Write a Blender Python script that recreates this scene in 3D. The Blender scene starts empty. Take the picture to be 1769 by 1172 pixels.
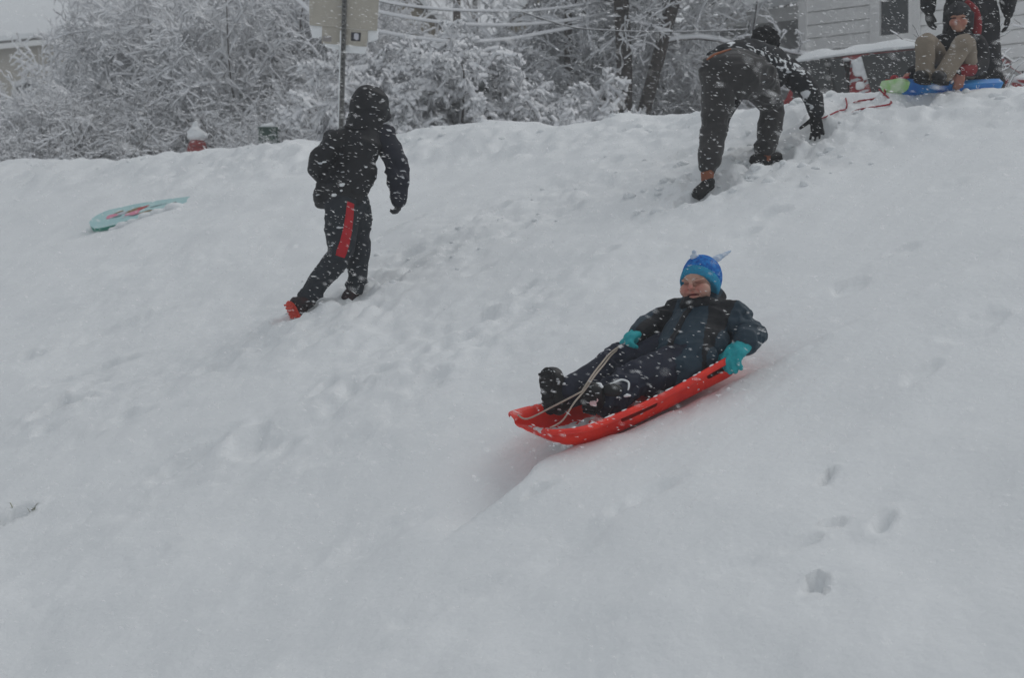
import bpy, math, random
import numpy as np
from mathutils import Vector, Matrix

SC = bpy.context.scene
COL = SC.collection
R = math.radians
random.seed(7)
RNG = np.random.default_rng(7)

# ------------------------------------------------------------------ camera
CAMZ = 1.75                      # eye height above the foot of the hill
FPX, CX, CY = 2948.0, 884.5, 586.0
cam_d = bpy.data.cameras.new('camera')
cam = bpy.data.objects.new('camera', cam_d)
COL.objects.link(cam)
cam.location = (0, 0, CAMZ)
cam.rotation_euler = (R(90), 0, 0)
cam_d.sensor_width = 36
cam_d.lens = 36 * FPX / 1769
cam_d.clip_start = 0.1
cam_d.clip_end = 1000
cam_d.dof.use_dof = True
cam_d.dof.focus_distance = 8.2
cam_d.dof.aperture_fstop = 5.0
SC.camera = cam

# ------------------------------------------------------------------ overcast sky and a weak, very soft sun
SUN_EL, SUN_AZ = R(52), R(72)     # the brighter part of the cloud deck lies to the right, a little beyond the hill
world = bpy.data.worlds.new('World')
SC.world = world
world.use_nodes = True
wn = world.node_tree
for n in list(wn.nodes):
    wn.nodes.remove(n)
w_out = wn.nodes.new('ShaderNodeOutputWorld')
w_bg = wn.nodes.new('ShaderNodeBackground')
w_sky = wn.nodes.new('ShaderNodeTexSky')
w_sky.sky_type = 'NISHITA'
w_sky.sun_disc = False
w_sky.sun_elevation = SUN_EL
w_sky.sun_rotation = SUN_AZ
w_sky.air_density = 1.0
w_sky.dust_density = 6.0
w_hs = wn.nodes.new('ShaderNodeHueSaturation')
w_hs.inputs['Saturation'].default_value = 0.10
w_mix = wn.nodes.new('ShaderNodeMix')     # cloud deck: even grey over most of the sky's own gradient
w_mix.data_type = 'RGBA'
w_mix.inputs[0].default_value = 0.75
w_mix.inputs[7].default_value = (3.46, 3.72, 4.02, 1)
wn.links.new(w_sky.outputs[0], w_hs.inputs['Color'])
wn.links.new(w_hs.outputs[0], w_mix.inputs[6])
wn.links.new(w_mix.outputs[2], w_bg.inputs['Color'])
w_bg.inputs['Strength'].default_value = 0.15
wn.links.new(w_bg.outputs[0], w_out.inputs['Surface'])

sun_d = bpy.data.lights.new('sun', 'SUN')
sun = bpy.data.objects.new('sun', sun_d)
COL.objects.link(sun)
sun_d.energy = 0.5
sun_d.angle = R(45)
sun_d.color = (1.0, 0.98, 0.95)
sdir = Vector((math.cos(SUN_EL) * math.sin(SUN_AZ), math.cos(SUN_EL) * math.cos(SUN_AZ), math.sin(SUN_EL)))
sun.rotation_euler = sdir.to_track_quat('Z', 'Y').to_euler()
sun.location = (0, 0, 30)

SC.view_settings.view_transform = 'Standard'
SC.view_settings.look = 'None'
SC.view_settings.gamma = 1
SC.view_settings.use_curve_mapping = False
SC.view_settings.exposure = -0.38
SC.cycles.use_denoising = True
SC.cycles.max_bounces = 10
SC.cycles.volume_bounces = 4
SC.cycles.transparent_max_bounces = 24


# ------------------------------------------------------------------ measuring helper: photo point + depth -> place in the world
def P(px, py, d):
    return Vector(((px - CX) / FPX * d, d, CAMZ + (CY - py) / FPX * d))


# ------------------------------------------------------------------ numpy noise
def _hash(ix, iy, iz, seed):
    h = (ix.astype(np.uint32) * np.uint32(374761393) + iy.astype(np.uint32) * np.uint32(668265263)
         + iz.astype(np.uint32) * np.uint32(2147483647) + np.uint32((seed * 2654435761) & 0xffffffff))
    h = (h ^ (h >> np.uint32(13))) * np.uint32(1274126177)
    h = h ^ (h >> np.uint32(16))
    return (h & np.uint32(0xffffff)).astype(np.float64) / float(0xffffff)


def vnoise(x, y, z=None, seed=0):
    x = np.asarray(x, float); y = np.asarray(y, float)
    z = np.zeros_like(x) if z is None else np.asarray(z, float)
    with np.errstate(over='ignore'):
        x0, y0, z0 = np.floor(x), np.floor(y), np.floor(z)
        fx, fy, fz = x - x0, y - y0, z - z0
        fx, fy, fz = [f * f * f * (f * (f * 6 - 15) + 10) for f in (fx, fy, fz)]
        x0, y0, z0 = x0.astype(np.int64), y0.astype(np.int64), z0.astype(np.int64)
        out = 0
        for dx in (0, 1):
            wx = fx if dx else 1 - fx
            for dy in (0, 1):
                wy = fy if dy else 1 - fy
                for dz in (0, 1):
                    wz = fz if dz else 1 - fz
                    out = out + wx * wy * wz * _hash(x0 + dx, y0 + dy, z0 + dz, seed)
    return out * 2 - 1


def fbm(x, y, z=None, seed=0, oct=4, gain=0.5):
    a, s, f = 1.0, 0.0, 1.0
    for i in range(oct):
        s = s + a * vnoise(np.asarray(x) * f + 17.3 * i, np.asarray(y) * f - 9.1 * i, None if z is None else np.asarray(z) * f + 3.7 * i, seed + i)
        a *= gain; f *= 2.03
    return s


# ------------------------------------------------------------------ mesh builder
class MB:
    def __init__(self):
        self.v = []; self.f = []; self.m = []; self.n = 0

    def add(self, verts, faces, mi=0):
        verts = [tuple(v) for v in verts]
        o = self.n
        self.v.extend(verts); self.n += len(verts)
        self.f.extend([tuple(i + o for i in f) for f in faces])
        self.m.extend([mi] * len(faces))
        return self

    def box(self, c, size, rot=None, mi=0):
        c = Vector(c); hx, hy, hz = [s / 2 for s in size]
        rot = rot or Matrix.Identity(3)
        vs = [c + rot @ Vector((x * hx, y * hy, z * hz)) for x in (-1, 1) for y in (-1, 1) for z in (-1, 1)]
        return self.add(vs, [(0, 1, 3, 2), (4, 6, 7, 5), (0, 4, 5, 1), (2, 3, 7, 6), (0, 2, 6, 4), (1, 5, 7, 3)], mi)

    def tube(self, pts, rads, n=10, caps='round', ax=None, sq=1.0, smooth=1, mi=0):
        pts = [Vector(p) for p in pts]
        if not hasattr(rads, '__len__'):
            rads = [rads] * len(pts)
        if smooth > 1 and len(pts) > 2:
            pts, rads = catmull(pts, rads, smooth)
        rings, prev = [], None
        N = len(pts)
        tans = []
        for i in range(N):
            t = pts[min(i + 1, N - 1)] - pts[max(i - 1, 0)]
            tans.append(t.normalized() if t.length > 1e-9 else Vector((0, 0, 1)))
        def frame(t, prev):
            if ax is not None:
                e = Vector(ax) - t * t.dot(Vector(ax))
            elif prev is not None:
                e = prev - t * t.dot(prev)
            else:
                e = Vector((0, 0, 1)) if abs(t.z) < 0.9 else Vector((1, 0, 0))
                e = e - t * t.dot(e)
            if e.length < 1e-6:
                e = t.orthogonal()
            e.normalize()
            return e, t.cross(e)
        seq = []
        if caps == 'round':
            for a in (80, 55, 28):
                seq.append((pts[0] - tans[0] * rads[0] * math.sin(R(a)), rads[0] * math.cos(R(a)), tans[0]))
        for i in range(N):
            seq.append((pts[i], rads[i], tans[i]))
        if caps == 'round':
            for a in (28, 55, 80):
                seq.append((pts[-1] + tans[-1] * rads[-1] * math.sin(R(a)), rads[-1] * math.cos(R(a)), tans[-1]))
        vs = []
        for c, r, t in seq:
            e1, e2 = frame(t, prev); prev = e1
            for k in range(n):
                a = 2 * math.pi * k / n
                vs.append(c + e1 * (r * sq * math.cos(a)) + e2 * (r * math.sin(a)))
        fs = []
        for i in range(len(seq) - 1):
            for k in range(n):
                a, b = i * n + k, i * n + (k + 1) % n
                fs.append((a, b, b + n, a + n))
        fs.append(tuple(range(n - 1, -1, -1)))
        L = (len(seq) - 1) * n
        fs.append(tuple(range(L, L + n)))
        return self.add(vs, fs, mi)

    def ell(self, c, rad, rot=None, n=16, m=10, mi=0):
        c = Vector(c); rot = rot or Matrix.Identity(3)
        vs = [c + rot @ Vector((0, 0, -rad[2]))]
        for j in range(1, m):
            ph = -math.pi / 2 + math.pi * j / m
            for k in range(n):
                a = 2 * math.pi * k / n
                vs.append(c + rot @ Vector((rad[0] * math.cos(ph) * math.cos(a), rad[1] * math.cos(ph) * math.sin(a), rad[2] * math.sin(ph))))
        vs.append(c + rot @ Vector((0, 0, rad[2])))
        fs = [(0, 1 + (k + 1) % n, 1 + k) for k in range(n)]
        for j in range(m - 2):
            for k in range(n):
                a, b = 1 + j * n + k, 1 + j * n + (k + 1) % n
                fs.append((a, b, b + n, a + n))
        t = len(vs) - 1; o = 1 + (m - 2) * n
        fs += [(t, o + k, o + (k + 1) % n) for k in range(n)]
        return self.add(vs, fs, mi)

    def lathe(self, prof, c=(0, 0, 0), rot=None, n=24, mod=None, mi=0):
        c = Vector(c); rot = rot or Matrix.Identity(3)
        vs = []
        for j, (r, z) in enumerate(prof):
            for k in range(n):
                a = 2 * math.pi * k / n
                rr = r * (mod(a, j, z) if mod else 1)
                vs.append(c + rot @ Vector((rr * math.cos(a), rr * math.sin(a), z)))
        fs = []
        for j in range(len(prof) - 1):
            for k in range(n):
                a, b = j * n + k, j * n + (k + 1) % n
                fs.append((a, b, b + n, a + n))
        fs.append(tuple(range(n - 1, -1, -1)))
        L = (len(prof) - 1) * n
        fs.append(tuple(range(L, L + n)))
        return self.add(vs, fs, mi)

    def grid(self, rows, mi=0):
        nr, nc = len(rows), len(rows[0])
        vs = [v for r in rows for v in r]
        fs = [(i * nc + j, i * nc + j + 1, (i + 1) * nc + j + 1, (i + 1) * nc + j) for i in range(nr - 1) for j in range(nc - 1)]
        return self.add(vs, fs, mi)

    def mesh(self, name):
        me = bpy.data.meshes.new(name)
        me.from_pydata(self.v, [], self.f)
        if any(self.m):
            me.polygons.foreach_set('material_index', self.m)
        me.update()
        return me


def catmull(pts, rads, sub):
    P_, R_ = [], []
    n = len(pts)
    for i in range(n - 1):
        p0, p1, p2, p3 = pts[max(i - 1, 0)], pts[i], pts[i + 1], pts[min(i + 2, n - 1)]
        for s in range(sub):
            t = s / sub
            P_.append(0.5 * ((2 * p1) + (p2 - p0) * t + (2 * p0 - 5 * p1 + 4 * p2 - p3) * t * t + (3 * p1 - p0 - 3 * p2 + p3) * t ** 3))
            R_.append(rads[i] * (1 - t) + rads[i + 1] * t)
    P_.append(pts[-1]); R_.append(rads[-1])
    return P_, R_


def np_mesh(name, verts, faces, smooth=True):
    """verts (n,3) float, faces (m,3 or 4) int arrays -> mesh, fast."""
    verts = np.ascontiguousarray(verts, np.float32); faces = np.ascontiguousarray(faces, np.int32)
    me = bpy.data.meshes.new(name)
    m, k = faces.shape
    me.vertices.add(len(verts)); me.vertices.foreach_set('co', verts.ravel())
    me.loops.add(m * k); me.loops.foreach_set('vertex_index', faces.ravel())
    me.polygons.add(m)
    me.polygons.foreach_set('loop_start', np.arange(0, m * k, k, dtype=np.int32))
    me.update(calc_edges=True)
    me.polygons.foreach_set('use_smooth', [smooth] * m)
    return me


# ------------------------------------------------------------------ objects
def tag(o, label=None, cat=None, group=None, kind=None):
    for k, v in (('label', label), ('category', cat), ('group', group), ('kind', kind)):
        if v:
            o[k] = v
    return o


def thing(name, label, cat, loc=(0, 0, 0), group=None, rz=0.0):
    o = bpy.data.objects.new(name, None)
    o.empty_display_size = 0.1
    COL.objects.link(o)
    o.location = loc
    o.rotation_euler = (0, 0, rz)
    return tag(o, label, cat, group)


def obj(name, me, m, parent=None, smooth=True, label=None, local=False):
    """me: MB or mesh in world coordinates (shifted to the root's base when it has a parent, unless local)."""
    if isinstance(me, MB):
        me = me.mesh(name)
    root = parent
    while root is not None and root.parent is not None:
        root = root.parent
    if root is not None and not local:
        me.transform(Matrix.Translation(-Vector(root.location)))
    if smooth is not None:
        me.polygons.foreach_set('use_smooth', [smooth] * len(me.polygons))
    me.materials.clear()
    for mm in (m if isinstance(m, (list, tuple)) else [m]):
        me.materials.append(mm)
    me.update()
    o = bpy.data.objects.new(name, me)
    COL.objects.link(o)
    o.parent = parent
    if label:
        o['label'] = label
    return o


def copy_tree(o, parent=None):
    c = o.copy(); COL.objects.link(c); c.parent = parent
    for ch in list(o.children):
        copy_tree(ch, c)
    return c


def evaluated(me, mods):
    """Run modifiers (voxel remesh, smooth ...) on a mesh and return the resulting mesh."""
    o = bpy.data.objects.new('work', me)
    COL.objects.link(o)
    for typ, kw in mods:
        md = o.modifiers.new(typ, typ)
        for k, v in kw.items():
            setattr(md, k, v)
    dg = bpy.context.evaluated_depsgraph_get()
    dg.update()
    new = bpy.data.meshes.new_from_object(o.evaluated_get(dg))
    bpy.data.objects.remove(o)
    bpy.data.meshes.remove(me)
    return new


def blob(mb, voxel, it=3, fac=0.5):
    """One continuous skin around all the overlapping volumes of MB."""
    me = mb.mesh('work')
    return evaluated(me, [('REMESH', dict(mode='VOXEL', voxel_size=voxel, use_smooth_shade=True)),
                          ('SMOOTH', dict(factor=fac, iterations=it))])


def coords(me):
    co = np.empty(len(me.vertices) * 3, np.float32); me.vertices.foreach_get('co', co)
    no = np.empty(len(me.vertices) * 3, np.float32); me.vertices.foreach_get('normal', no)
    return co.reshape(-1, 3).astype(float), no.reshape(-1, 3).astype(float)


def setco(me, co):
    me.vertices.foreach_set('co', np.ascontiguousarray(co, np.float32).ravel()); me.update()


def wrinkle(me, amp, scale, axis=(0, 0, 1), stretch=0.35, seed=0, small=0.35):
    """Cloth folds: ridged noise, drawn out across AXIS so that creases run round a limb or slack hangs in it."""
    co, no = coords(me)
    a = np.array(Vector(axis).normalized())
    t = co @ a
    across = co - np.outer(t, a)
    q = across * stretch + np.outer(t, a)
    w = fbm(co[:, 0] * 5, co[:, 1] * 5, co[:, 2] * 5, seed + 50, 2) * 0.35
    n1 = 1 - np.abs(vnoise(q[:, 0] * scale + w, q[:, 1] * scale - w, q[:, 2] * scale + w, seed)) * 2
    n2 = 1 - np.abs(vnoise(co[:, 0] * scale * 1.7 + 5, co[:, 1] * scale * 1.7, co[:, 2] * scale * 1.7 + w, seed + 9)) * 2
    mask = np.clip(0.55 + 0.8 * vnoise(co[:, 0] * 6, co[:, 1] * 6, co[:, 2] * 6, seed + 21), 0.1, 1.2)
    setco(me, co + no * ((n1 + small * n2) * amp * mask)[:, None])
    return me


# ------------------------------------------------------------------ materials
def newmat(name):
    m = bpy.data.materials.new(name); m.use_nodes = True
    nt = m.node_tree
    return m, nt, nt.nodes['Principled BSDF']


def N(nt, typ, **kw):
    n = nt.nodes.new(typ)
    for k, v in kw.items():
        setattr(n, k, v)
    return n


def mixc(nt, fac, a, b):
    n = N(nt, 'ShaderNodeMix', data_type='RGBA')
    for i, s in ((0, fac), (6, a), (7, b)):
        if isinstance(s, (int, float)):
            n.inputs[i].default_value = s
        elif isinstance(s, (tuple, list)):
            n.inputs[i].default_value = (*s[:3], 1)
        else:
            nt.links.new(s, n.inputs[i])
    return n.outputs[2]


def noise_fac(nt, scale, lo, hi, detail=3, stretch=None, coord='Object', rot=(0, 0, 0), seed=0.0):
    tc = N(nt, 'ShaderNodeTexCoord')
    src = tc.outputs[coord]
    mp = N(nt, 'ShaderNodeMapping')
    mp.inputs['Location'].default_value = (seed, seed * 1.7, -seed)
    mp.inputs['Rotation'].default_value = rot
    if stretch:
        mp.inputs['Scale'].default_value = stretch
    nt.links.new(src, mp.inputs[0])
    nz = N(nt, 'ShaderNodeTexNoise')
    nz.inputs['Scale'].default_value = scale
    nz.inputs['Detail'].default_value = detail
    nt.links.new(mp.outputs[0], nz.inputs['Vector'])
    mr = N(nt, 'ShaderNodeMapRange')
    mr.inputs[1].default_value = lo; mr.inputs[2].default_value = hi
    nt.links.new(nz.outputs[0], mr.inputs[0])
    return mr.outputs[0]


def mat(name, col, rough=0.7, col2=None, vscale=8, bump=0.0, bscale=60, flecks=0.0, fscale=55, spec=0.3, metal=0.0, crust=0.0, sheen=0.0):
    """A plain or mottled surface; flecks = blown snowflakes stuck all over it, crust = snow lying in larger patches."""
    m, nt, b = newmat(name)
    b.inputs['Roughness'].default_value = rough
    b.inputs['Metallic'].default_value = metal
    b.inputs['Specular IOR Level'].default_value = spec
    if sheen:
        b.inputs['Sheen Weight'].default_value = sheen
    c = (*col[:3],)
    if col2 is not None:
        c = mixc(nt, noise_fac(nt, vscale, 0.35, 0.65), col, col2)
    if flecks > 0:
        f = noise_fac(nt, fscale * 1.5, 0.74 - 0.1 * flecks, 0.77 - 0.1 * flecks, 2, stretch=(0.28, 0.6, 1.0), rot=(0, R(14), 0))
        c = mixc(nt, f, c, (0.55, 0.57, 0.59))
    if crust > 0:
        f = noise_fac(nt, 9, 0.66 - 0.15 * crust, 0.70 - 0.15 * crust, 5, seed=3.1)
        c = mixc(nt, f, c, (0.76, 0.78, 0.8))
    if isinstance(c, tuple):
        b.inputs['Base Color'].default_value = (*c, 1)
    else:
        nt.links.new(c, b.inputs['Base Color'])
    if bump > 0:
        bp = N(nt, 'ShaderNodeBump')
        bp.inputs['Strength'].default_value = bump
        bp.inputs['Distance'].default_value = 0.01
        nt.links.new(noise_fac(nt, bscale, 0.0, 1.0, 4), bp.inputs['Height'])
        nt.links.new(bp.outputs[0], b.inputs['Normal'])
    return m


def snow_mat(name, col=(0.80, 0.82, 0.83), b1=0.3, b2=0.12):
    m, nt, b = newmat(name)
    b.inputs['Roughness'].default_value = 0.75
    b.inputs['Specular IOR Level'].default_value = 0.15
    c = mixc(nt, noise_fac(nt, 1.7, 0.3, 0.7, 5), col, tuple(x * 0.965 for x in col))
    nt.links.new(c, b.inputs['Base Color'])
    h1 = noise_fac(nt, 26, 0, 1, 6)
    h2 = noise_fac(nt, 140, 0, 1, 3)
    bp = N(nt, 'ShaderNodeBump'); bp.inputs['Strength'].default_value = b1; bp.inputs['Distance'].default_value = 0.02
    nt.links.new(h1, bp.inputs['Height'])
    bp2 = N(nt, 'ShaderNodeBump'); bp2.inputs['Strength'].default_value = b2; bp2.inputs['Distance'].default_value = 0.004
    nt.links.new(h2, bp2.inputs['Height'])
    nt.links.new(bp.outputs[0], bp2.inputs['Normal'])
    nt.links.new(bp2.outputs[0], b.inputs['Normal'])
    return m


M = {}
M['snow'] = snow_mat('snow')
M['snow_soft'] = snow_mat('snow_soft', b1=0.2, b2=0.1)
def flake_mat():
    m, nt, b = newmat('flake')
    nt.nodes.remove(b)
    d = N(nt, 'ShaderNodeBsdfDiffuse'); t = N(nt, 'ShaderNodeBsdfTranslucent'); mx = N(nt, 'ShaderNodeMixShader')
    d.inputs[0].default_value = (.97, .97, .97, 1); t.inputs[0].default_value = (.97, .97, .97, 1)
    nt.links.new(d.outputs[0], mx.inputs[1]); nt.links.new(t.outputs[0], mx.inputs[2])
    tr = N(nt, 'ShaderNodeBsdfTransparent'); m2 = N(nt, 'ShaderNodeMixShader')   # airy clumps, half see-through
    m2.inputs[0].default_value = 0.62
    nt.links.new(tr.outputs[0], m2.inputs[1]); nt.links.new(mx.outputs[0], m2.inputs[2])
    nt.links.new(m2.outputs[0], nt.nodes['Material Output'].inputs[0])
    return m


M['flake'] = flake_mat()
M['twig_snow'] = mat('twig_snow', (0.84, 0.85, 0.87), 0.9)
M['bark'] = mat('bark', (0.030, 0.025, 0.022), 0.9, (0.060, 0.048, 0.042), 14, 0.6, 40, flecks=0.55, fscale=12)
M['twig_dark'] = mat('twig_dark', (0.055, 0.046, 0.042), 0.9, (0.035, 0.03, 0.028), 6)
M['twig'] = mat('twig', (0.23, 0.205, 0.19), 0.9, (0.15, 0.13, 0.122), 6)


# ================================================================== THE GROUND: a sledding hill, its crest, the level street side above it
PA, PB, PC = -3.24, 0.345, 0.31           # hill plane (relative to the eye): z = PA + PB*y + PC*x


def on_hill(px, py, lift=0.0):
    u, v = (px - CX) / FPX, (CY - py) / FPX
    d = (-PA - lift) / (PB + PC * u - v)
    return P(px, py, d)


def seg_dist(x, y, pts):
    best = np.full_like(x, 1e9)
    for (ax, ay), (bx, by) in zip(pts[:-1], pts[1:]):
        dx, dy = bx - ax, by - ay
        t = np.clip(((x - ax) * dx + (y - ay) * dy) / (dx * dx + dy * dy + 1e-12), 0, 1)
        best = np.minimum(best, np.hypot(x - ax - t * dx, y - ay - t * dy))
    return best


def pix_line(pts):
    return [(on_hill(*p).x, on_hill(*p).y) for p in pts]


TRAIL1 = pix_line([(520, 560), (640, 500), (760, 440), (900, 375), (1040, 320), (1190, 330), (1290, 300), (1380, 250), (1440, 215), (1560, 175)])
TRAIL2 = pix_line([(120, 720), (330, 640), (470, 590), (620, 570), (800, 600), (900, 540)])
TRAIL3 = pix_line([(330, 830), (480, 760), (620, 700), (720, 640), (830, 600)])
BEND = pix_line([(1180, 350), (1240, 300), (1330, 290), (1400, 250)])
LANE = pix_line([(1720, 190), (1560, 400), (1330, 640), (1120, 760)])
# footprints and dents: photo point, length, width, depth, heading in degrees
DENTS = [((108, 712), .30, .17, .13, 20), ((160, 640), .62, .16, .06, 12), ((35, 625), .3, .15, .035, 10), ((325, 800), .34, .11, .05, 30),
         ((10, 902), .3, .10, .09, 20), ((790, 605), .22, .12, .06, 30), ((690, 400), .28, .08, .045, 20), ((1475, 488), .17, .08, .045, 8),
         ((1562, 432), .16, .08, .022, 8), ((1290, 412), .2, .09, .03, 5), ((1440, 934), .10, .032, .05, 15), ((1524, 925), .15, .07, .055, 55),
         ((1375, 980), .13, .06, .03, 20), ((1408, 1048), .12, .04, .09, 80), ((1426, 845), .14, .024, .045, 65), ((928, 874), .16, .05, .04, 10),
         ((655, 925), .35, .16, .02, 20), ((1270, 1022), .22, .07, .015, 20), ((780, 1060), .4, .12, .015, 15), ((590, 780), .45, .12, .02, 25),
         ((1595, 640), .22, .08, .025, 40), ((1215, 345), .34, .22, .12, 40), ((1325, 288), .30, .18, .08, 15), ((1245, 285), .2, .14, .06, 15),
         ((1420, 243), .18, .13, .06, 10), ((612, 528), .28, .14, .06, 15), ((515, 556), .26, .15, .05, 15), ((470, 600), .28, .12, .05, 20),
         ((380, 640), .28, .13, .05, 20), ((820, 480), .2, .1, .03, 20), ((1050, 455), .12, .09, .035, 10), ((900, 505), .14, .08, .03, 20),
         ((745, 690), .25, .1, .03, 20), ((205, 560), .5, .14, .03, 15), ((610, 700), .3, .1, .03, 30), ((1140, 600), .2, .1, .02, 0),
         ((1640, 320), .24, .09, .016, 10), ((1680, 560), .3, .16, .025, 40), ((450, 1000), .5, .18, .012, 20), ((200, 990), .6, .2, .012, 15),
         ((1000, 960), .4, .13, .012, 30), ((1130, 870), .3, .1, .02, 30), ((1330, 380), .16, .1, .03, 0), ((560, 600), .3, .1, .035, 30)]
DENTS = [(on_hill(*p), L, w, dp, R(h)) for p, L, w, dp, h in DENTS]
_rr = random.Random(3)
for line, k in ((TRAIL1, 26), (TRAIL2, 16), (TRAIL3, 10)):
    for i in range(k):
        j = _rr.randrange(len(line) - 1); t = _rr.random()
        x = line[j][0] * (1 - t) + line[j + 1][0] * t + _rr.gauss(0, .22); y = line[j][1] * (1 - t) + line[j + 1][1] * t + _rr.gauss(0, .3)
        DENTS.append((Vector((x, y, 0)), _rr.uniform(.12, .3), _rr.uniform(.08, .14), _rr.uniform(.015, .045), _rr.uniform(0, 1.2)))

_a, _b, _c = on_hill(965, 762, .12), on_hill(1250, 622, .12), on_hill(880, 728, .12)
SLED0 = ((_a.x + _c.x) / 2, (_a.y + _c.y) / 2)
SLED1 = tuple(Vector((_b.x - _a.x, _b.y - _a.y)).normalized())
# the ledge the sled is flying off
LEDGE = pix_line([(752, 965), (812, 902), (872, 860), (930, 828), (968, 795)])


def hill(x, y):
    """Height of the snow, numpy arrays in, numpy array out (world z)."""
    x = np.asarray(x, float); y = np.asarray(y, float)
    plane = PA + PB * y + PC * x
    # soft landing at the foot of the hill
    foot = -1.80 + 0.03 * x
    k = 0.16
    h = np.maximum(plane, foot) + k * np.log1p(np.exp(-np.abs(plane - foot) / k)) * 0.5
    plat = 1.13 + 0.04 * y + 0 * x
    t = (plane - plat) / 0.44                     # metres beyond the crest
    bank = (0.17 - 0.03 / (1 + np.exp((2.6 - x) / 0.2)) + 0.0 / (1 + np.exp((x + 2.6) / 0.6)) + 0.34 / (1 + np.exp((x + 5.7) / 0.5))) * np.exp(-((t - 0.25) / 1.1) ** 2)
    bank = bank + 0.05 * np.exp(-((t - .1) / .5) ** 2) * vnoise(x * 2.1, y * 1.3, None, 61)
    # ploughed bank in front of the parked car
    ux, uy = 0.81, -0.59
    a = (x - 3.25) * ux + (y - 17.6) * uy
    b = -(x - 3.25) * uy + (y - 17.6) * ux
    lenm = 1 / (1 + np.exp(-(a + 0.35) / 0.12)) * 1 / (1 + np.exp((a - 4.5) / 0.4))
    bank = bank + 0.62 * np.exp(-(b / 0.55) ** 2) * lenm * (1 + 0.25 * vnoise(x * 2.7, y * 2.7, None, 77))
    top = plat + bank
    k2 = 0.06
    s = np.clip((h - top) / k2, -40, 40)
    far = np.where(s > 0, top, h) - k2 * np.log1p(np.exp(-np.abs(s)))
    h = far
    # relief
    near = np.clip(1 - (y - 26) / 10, 0, 1)
    d1, d2, d3 = seg_dist(x, y, TRAIL1), seg_dist(x, y, TRAIL2), seg_dist(x, y, TRAIL3)
    churn = np.exp(-(d1 / 0.55) ** 2) + 0.65 * np.exp(-(d2 / 0.6) ** 2) + 0.45 * np.exp(-(d3 / 0.4) ** 2)
    bend = np.exp(-(seg_dist(x, y, BEND) / 0.33) ** 2)
    lane = np.exp(-(seg_dist(x, y, LANE) / 0.55) ** 2)
    crest = np.exp(-((t + 0.15) / 0.45) ** 2)
    calm = 1 - 0.8 * lane
    g = (0.065 * fbm(x * 0.55, y * 0.5, None, 5, 3) + 0.022 * fbm(x * 1.7, y * 1.5, None, 6, 3)) * calm
    # drag streaks running down the slope
    sx = x * 0.74 - y * 0.67; sy = x * 0.67 + y * 0.74
    g = g + 0.004 * fbm(sx * 7, sy * 0.9, None, 33, 3) * (0.4 + 0.6 * np.clip(fbm(x * .4, y * .4, None, 90, 2) + .4, 0, 1))
    g = g + 0.004 * lane * vnoise(sx * 22, sy * 0.6, None, 41)
    rough = np.clip(0.20 + 0.14 / (1 + np.exp((x - .6) / .5)) + churn + 0.5 * crest + 0.25 * fbm(x * 0.35, y * 0.4, None, 71, 2), 0.05, 1.3) * calm
    lump = fbm(x * 5.2, y * 4.6, None, 11, 4, 0.55)
    g = g + 0.018 * rough * lump + 0.008 * rough * fbm(x * 15, y * 13, None, 13, 3, .6)
    g = g + 0.052 * np.clip(bend + 0.35 * crest, 0, 1) * np.maximum(fbm(x * 9, y * 8, None, 15, 3), -0.3)
    g = g + 0.012 * np.clip(churn, 0, 1) * np.abs(vnoise(x * 14, y * 12, None, 19))
    cr2 = np.exp(-((t - 0.05) / 0.5) ** 2)
    g = g + 0.055 * cr2 * np.maximum(fbm(x * 3.4, y * 2.6, None, 83, 3), -0.15) + 0.022 * cr2 * np.maximum(vnoise(x * 9, y * 7, None, 84), -.2)
    g = g + 0.035 * crest * np.maximum(fbm(x * 4.5, y * 3.5, None, 29, 3), -0.2)
    for p, L, w, dp, hd in DENTS:
        lx = (x - p.x); ly = (y - p.y)
        near_it = (np.abs(lx) < 1) & (np.abs(ly) < 1)
        if not near_it.any():
            continue
        lx, ly = lx[near_it], ly[near_it]
        u = (lx * math.cos(hd) + ly * math.sin(hd)) / (L * .5); v = (-lx * math.sin(hd) + ly * math.cos(hd)) / (w * .62)
        q = np.sqrt(u * u + v * v) + 0.38 * fbm(lx * 11 + p.x * 7, ly * 9 + p.y * 7, None, 3, 3)
        g[near_it] += -dp / (1 + np.exp((q - 0.95) * 8)) + dp * 0.22 * np.exp(-((q - 1.35) / 0.28) ** 2)
    # ledge in front of the sled: snow is lower on the downhill (photo-left) side
    lx0, ly0 = LEDGE[0]; lx1, ly1 = LEDGE[-1]
    ex, ey = lx1 - lx0, ly1 - ly0; el = math.hypot(ex, ey); ex, ey = ex / el, ey / el
    along = ((x - lx0) * ex + (y - ly0) * ey) / el
    side = (x - lx0) * ey - (y - ly0) * ex                # positive = nearer the camera
    wob = 0.035 * np.sin(along * 7.5) + 0.015 * vnoise(x * 9, y * 9, None, 8)
    fade = 1 / (1 + np.exp(-(along - 0.42) / 0.08)) * 1 / (1 + np.exp((along - 1.25) / 0.1))
    sdl = side + wob
    g = g + fade * (0.07 / (1 + np.exp(-sdl / 0.010)) * np.exp(-np.maximum(sdl, 0) / .45) - 0.20 * np.exp(-(np.minimum(sdl, 0) / 0.25) ** 2) * (sdl < 0))
    # the groove the sled presses and the packed lane behind it
    ta = (x - SLED0[0]) * SLED1[0] + (y - SLED0[1]) * SLED1[1]
    tw = -(x - SLED0[0]) * SLED1[1] + (y - SLED0[1]) * SLED1[0]
    on = 1 / (1 + np.exp(-(ta + .15) / .08)) * np.exp(-np.maximum(ta - 1.2, 0) / 1.8)
    edge = np.abs(tw) - .21
    g = g * (1 - .75 * on * (edge < .02)) + on * (-0.028 / (1 + np.exp(edge / .018)) + 0.016 * np.exp(-((edge - .06) / .05) ** 2) * (1 + .6 * vnoise(x * 14, y * 14, None, 51)))
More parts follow.
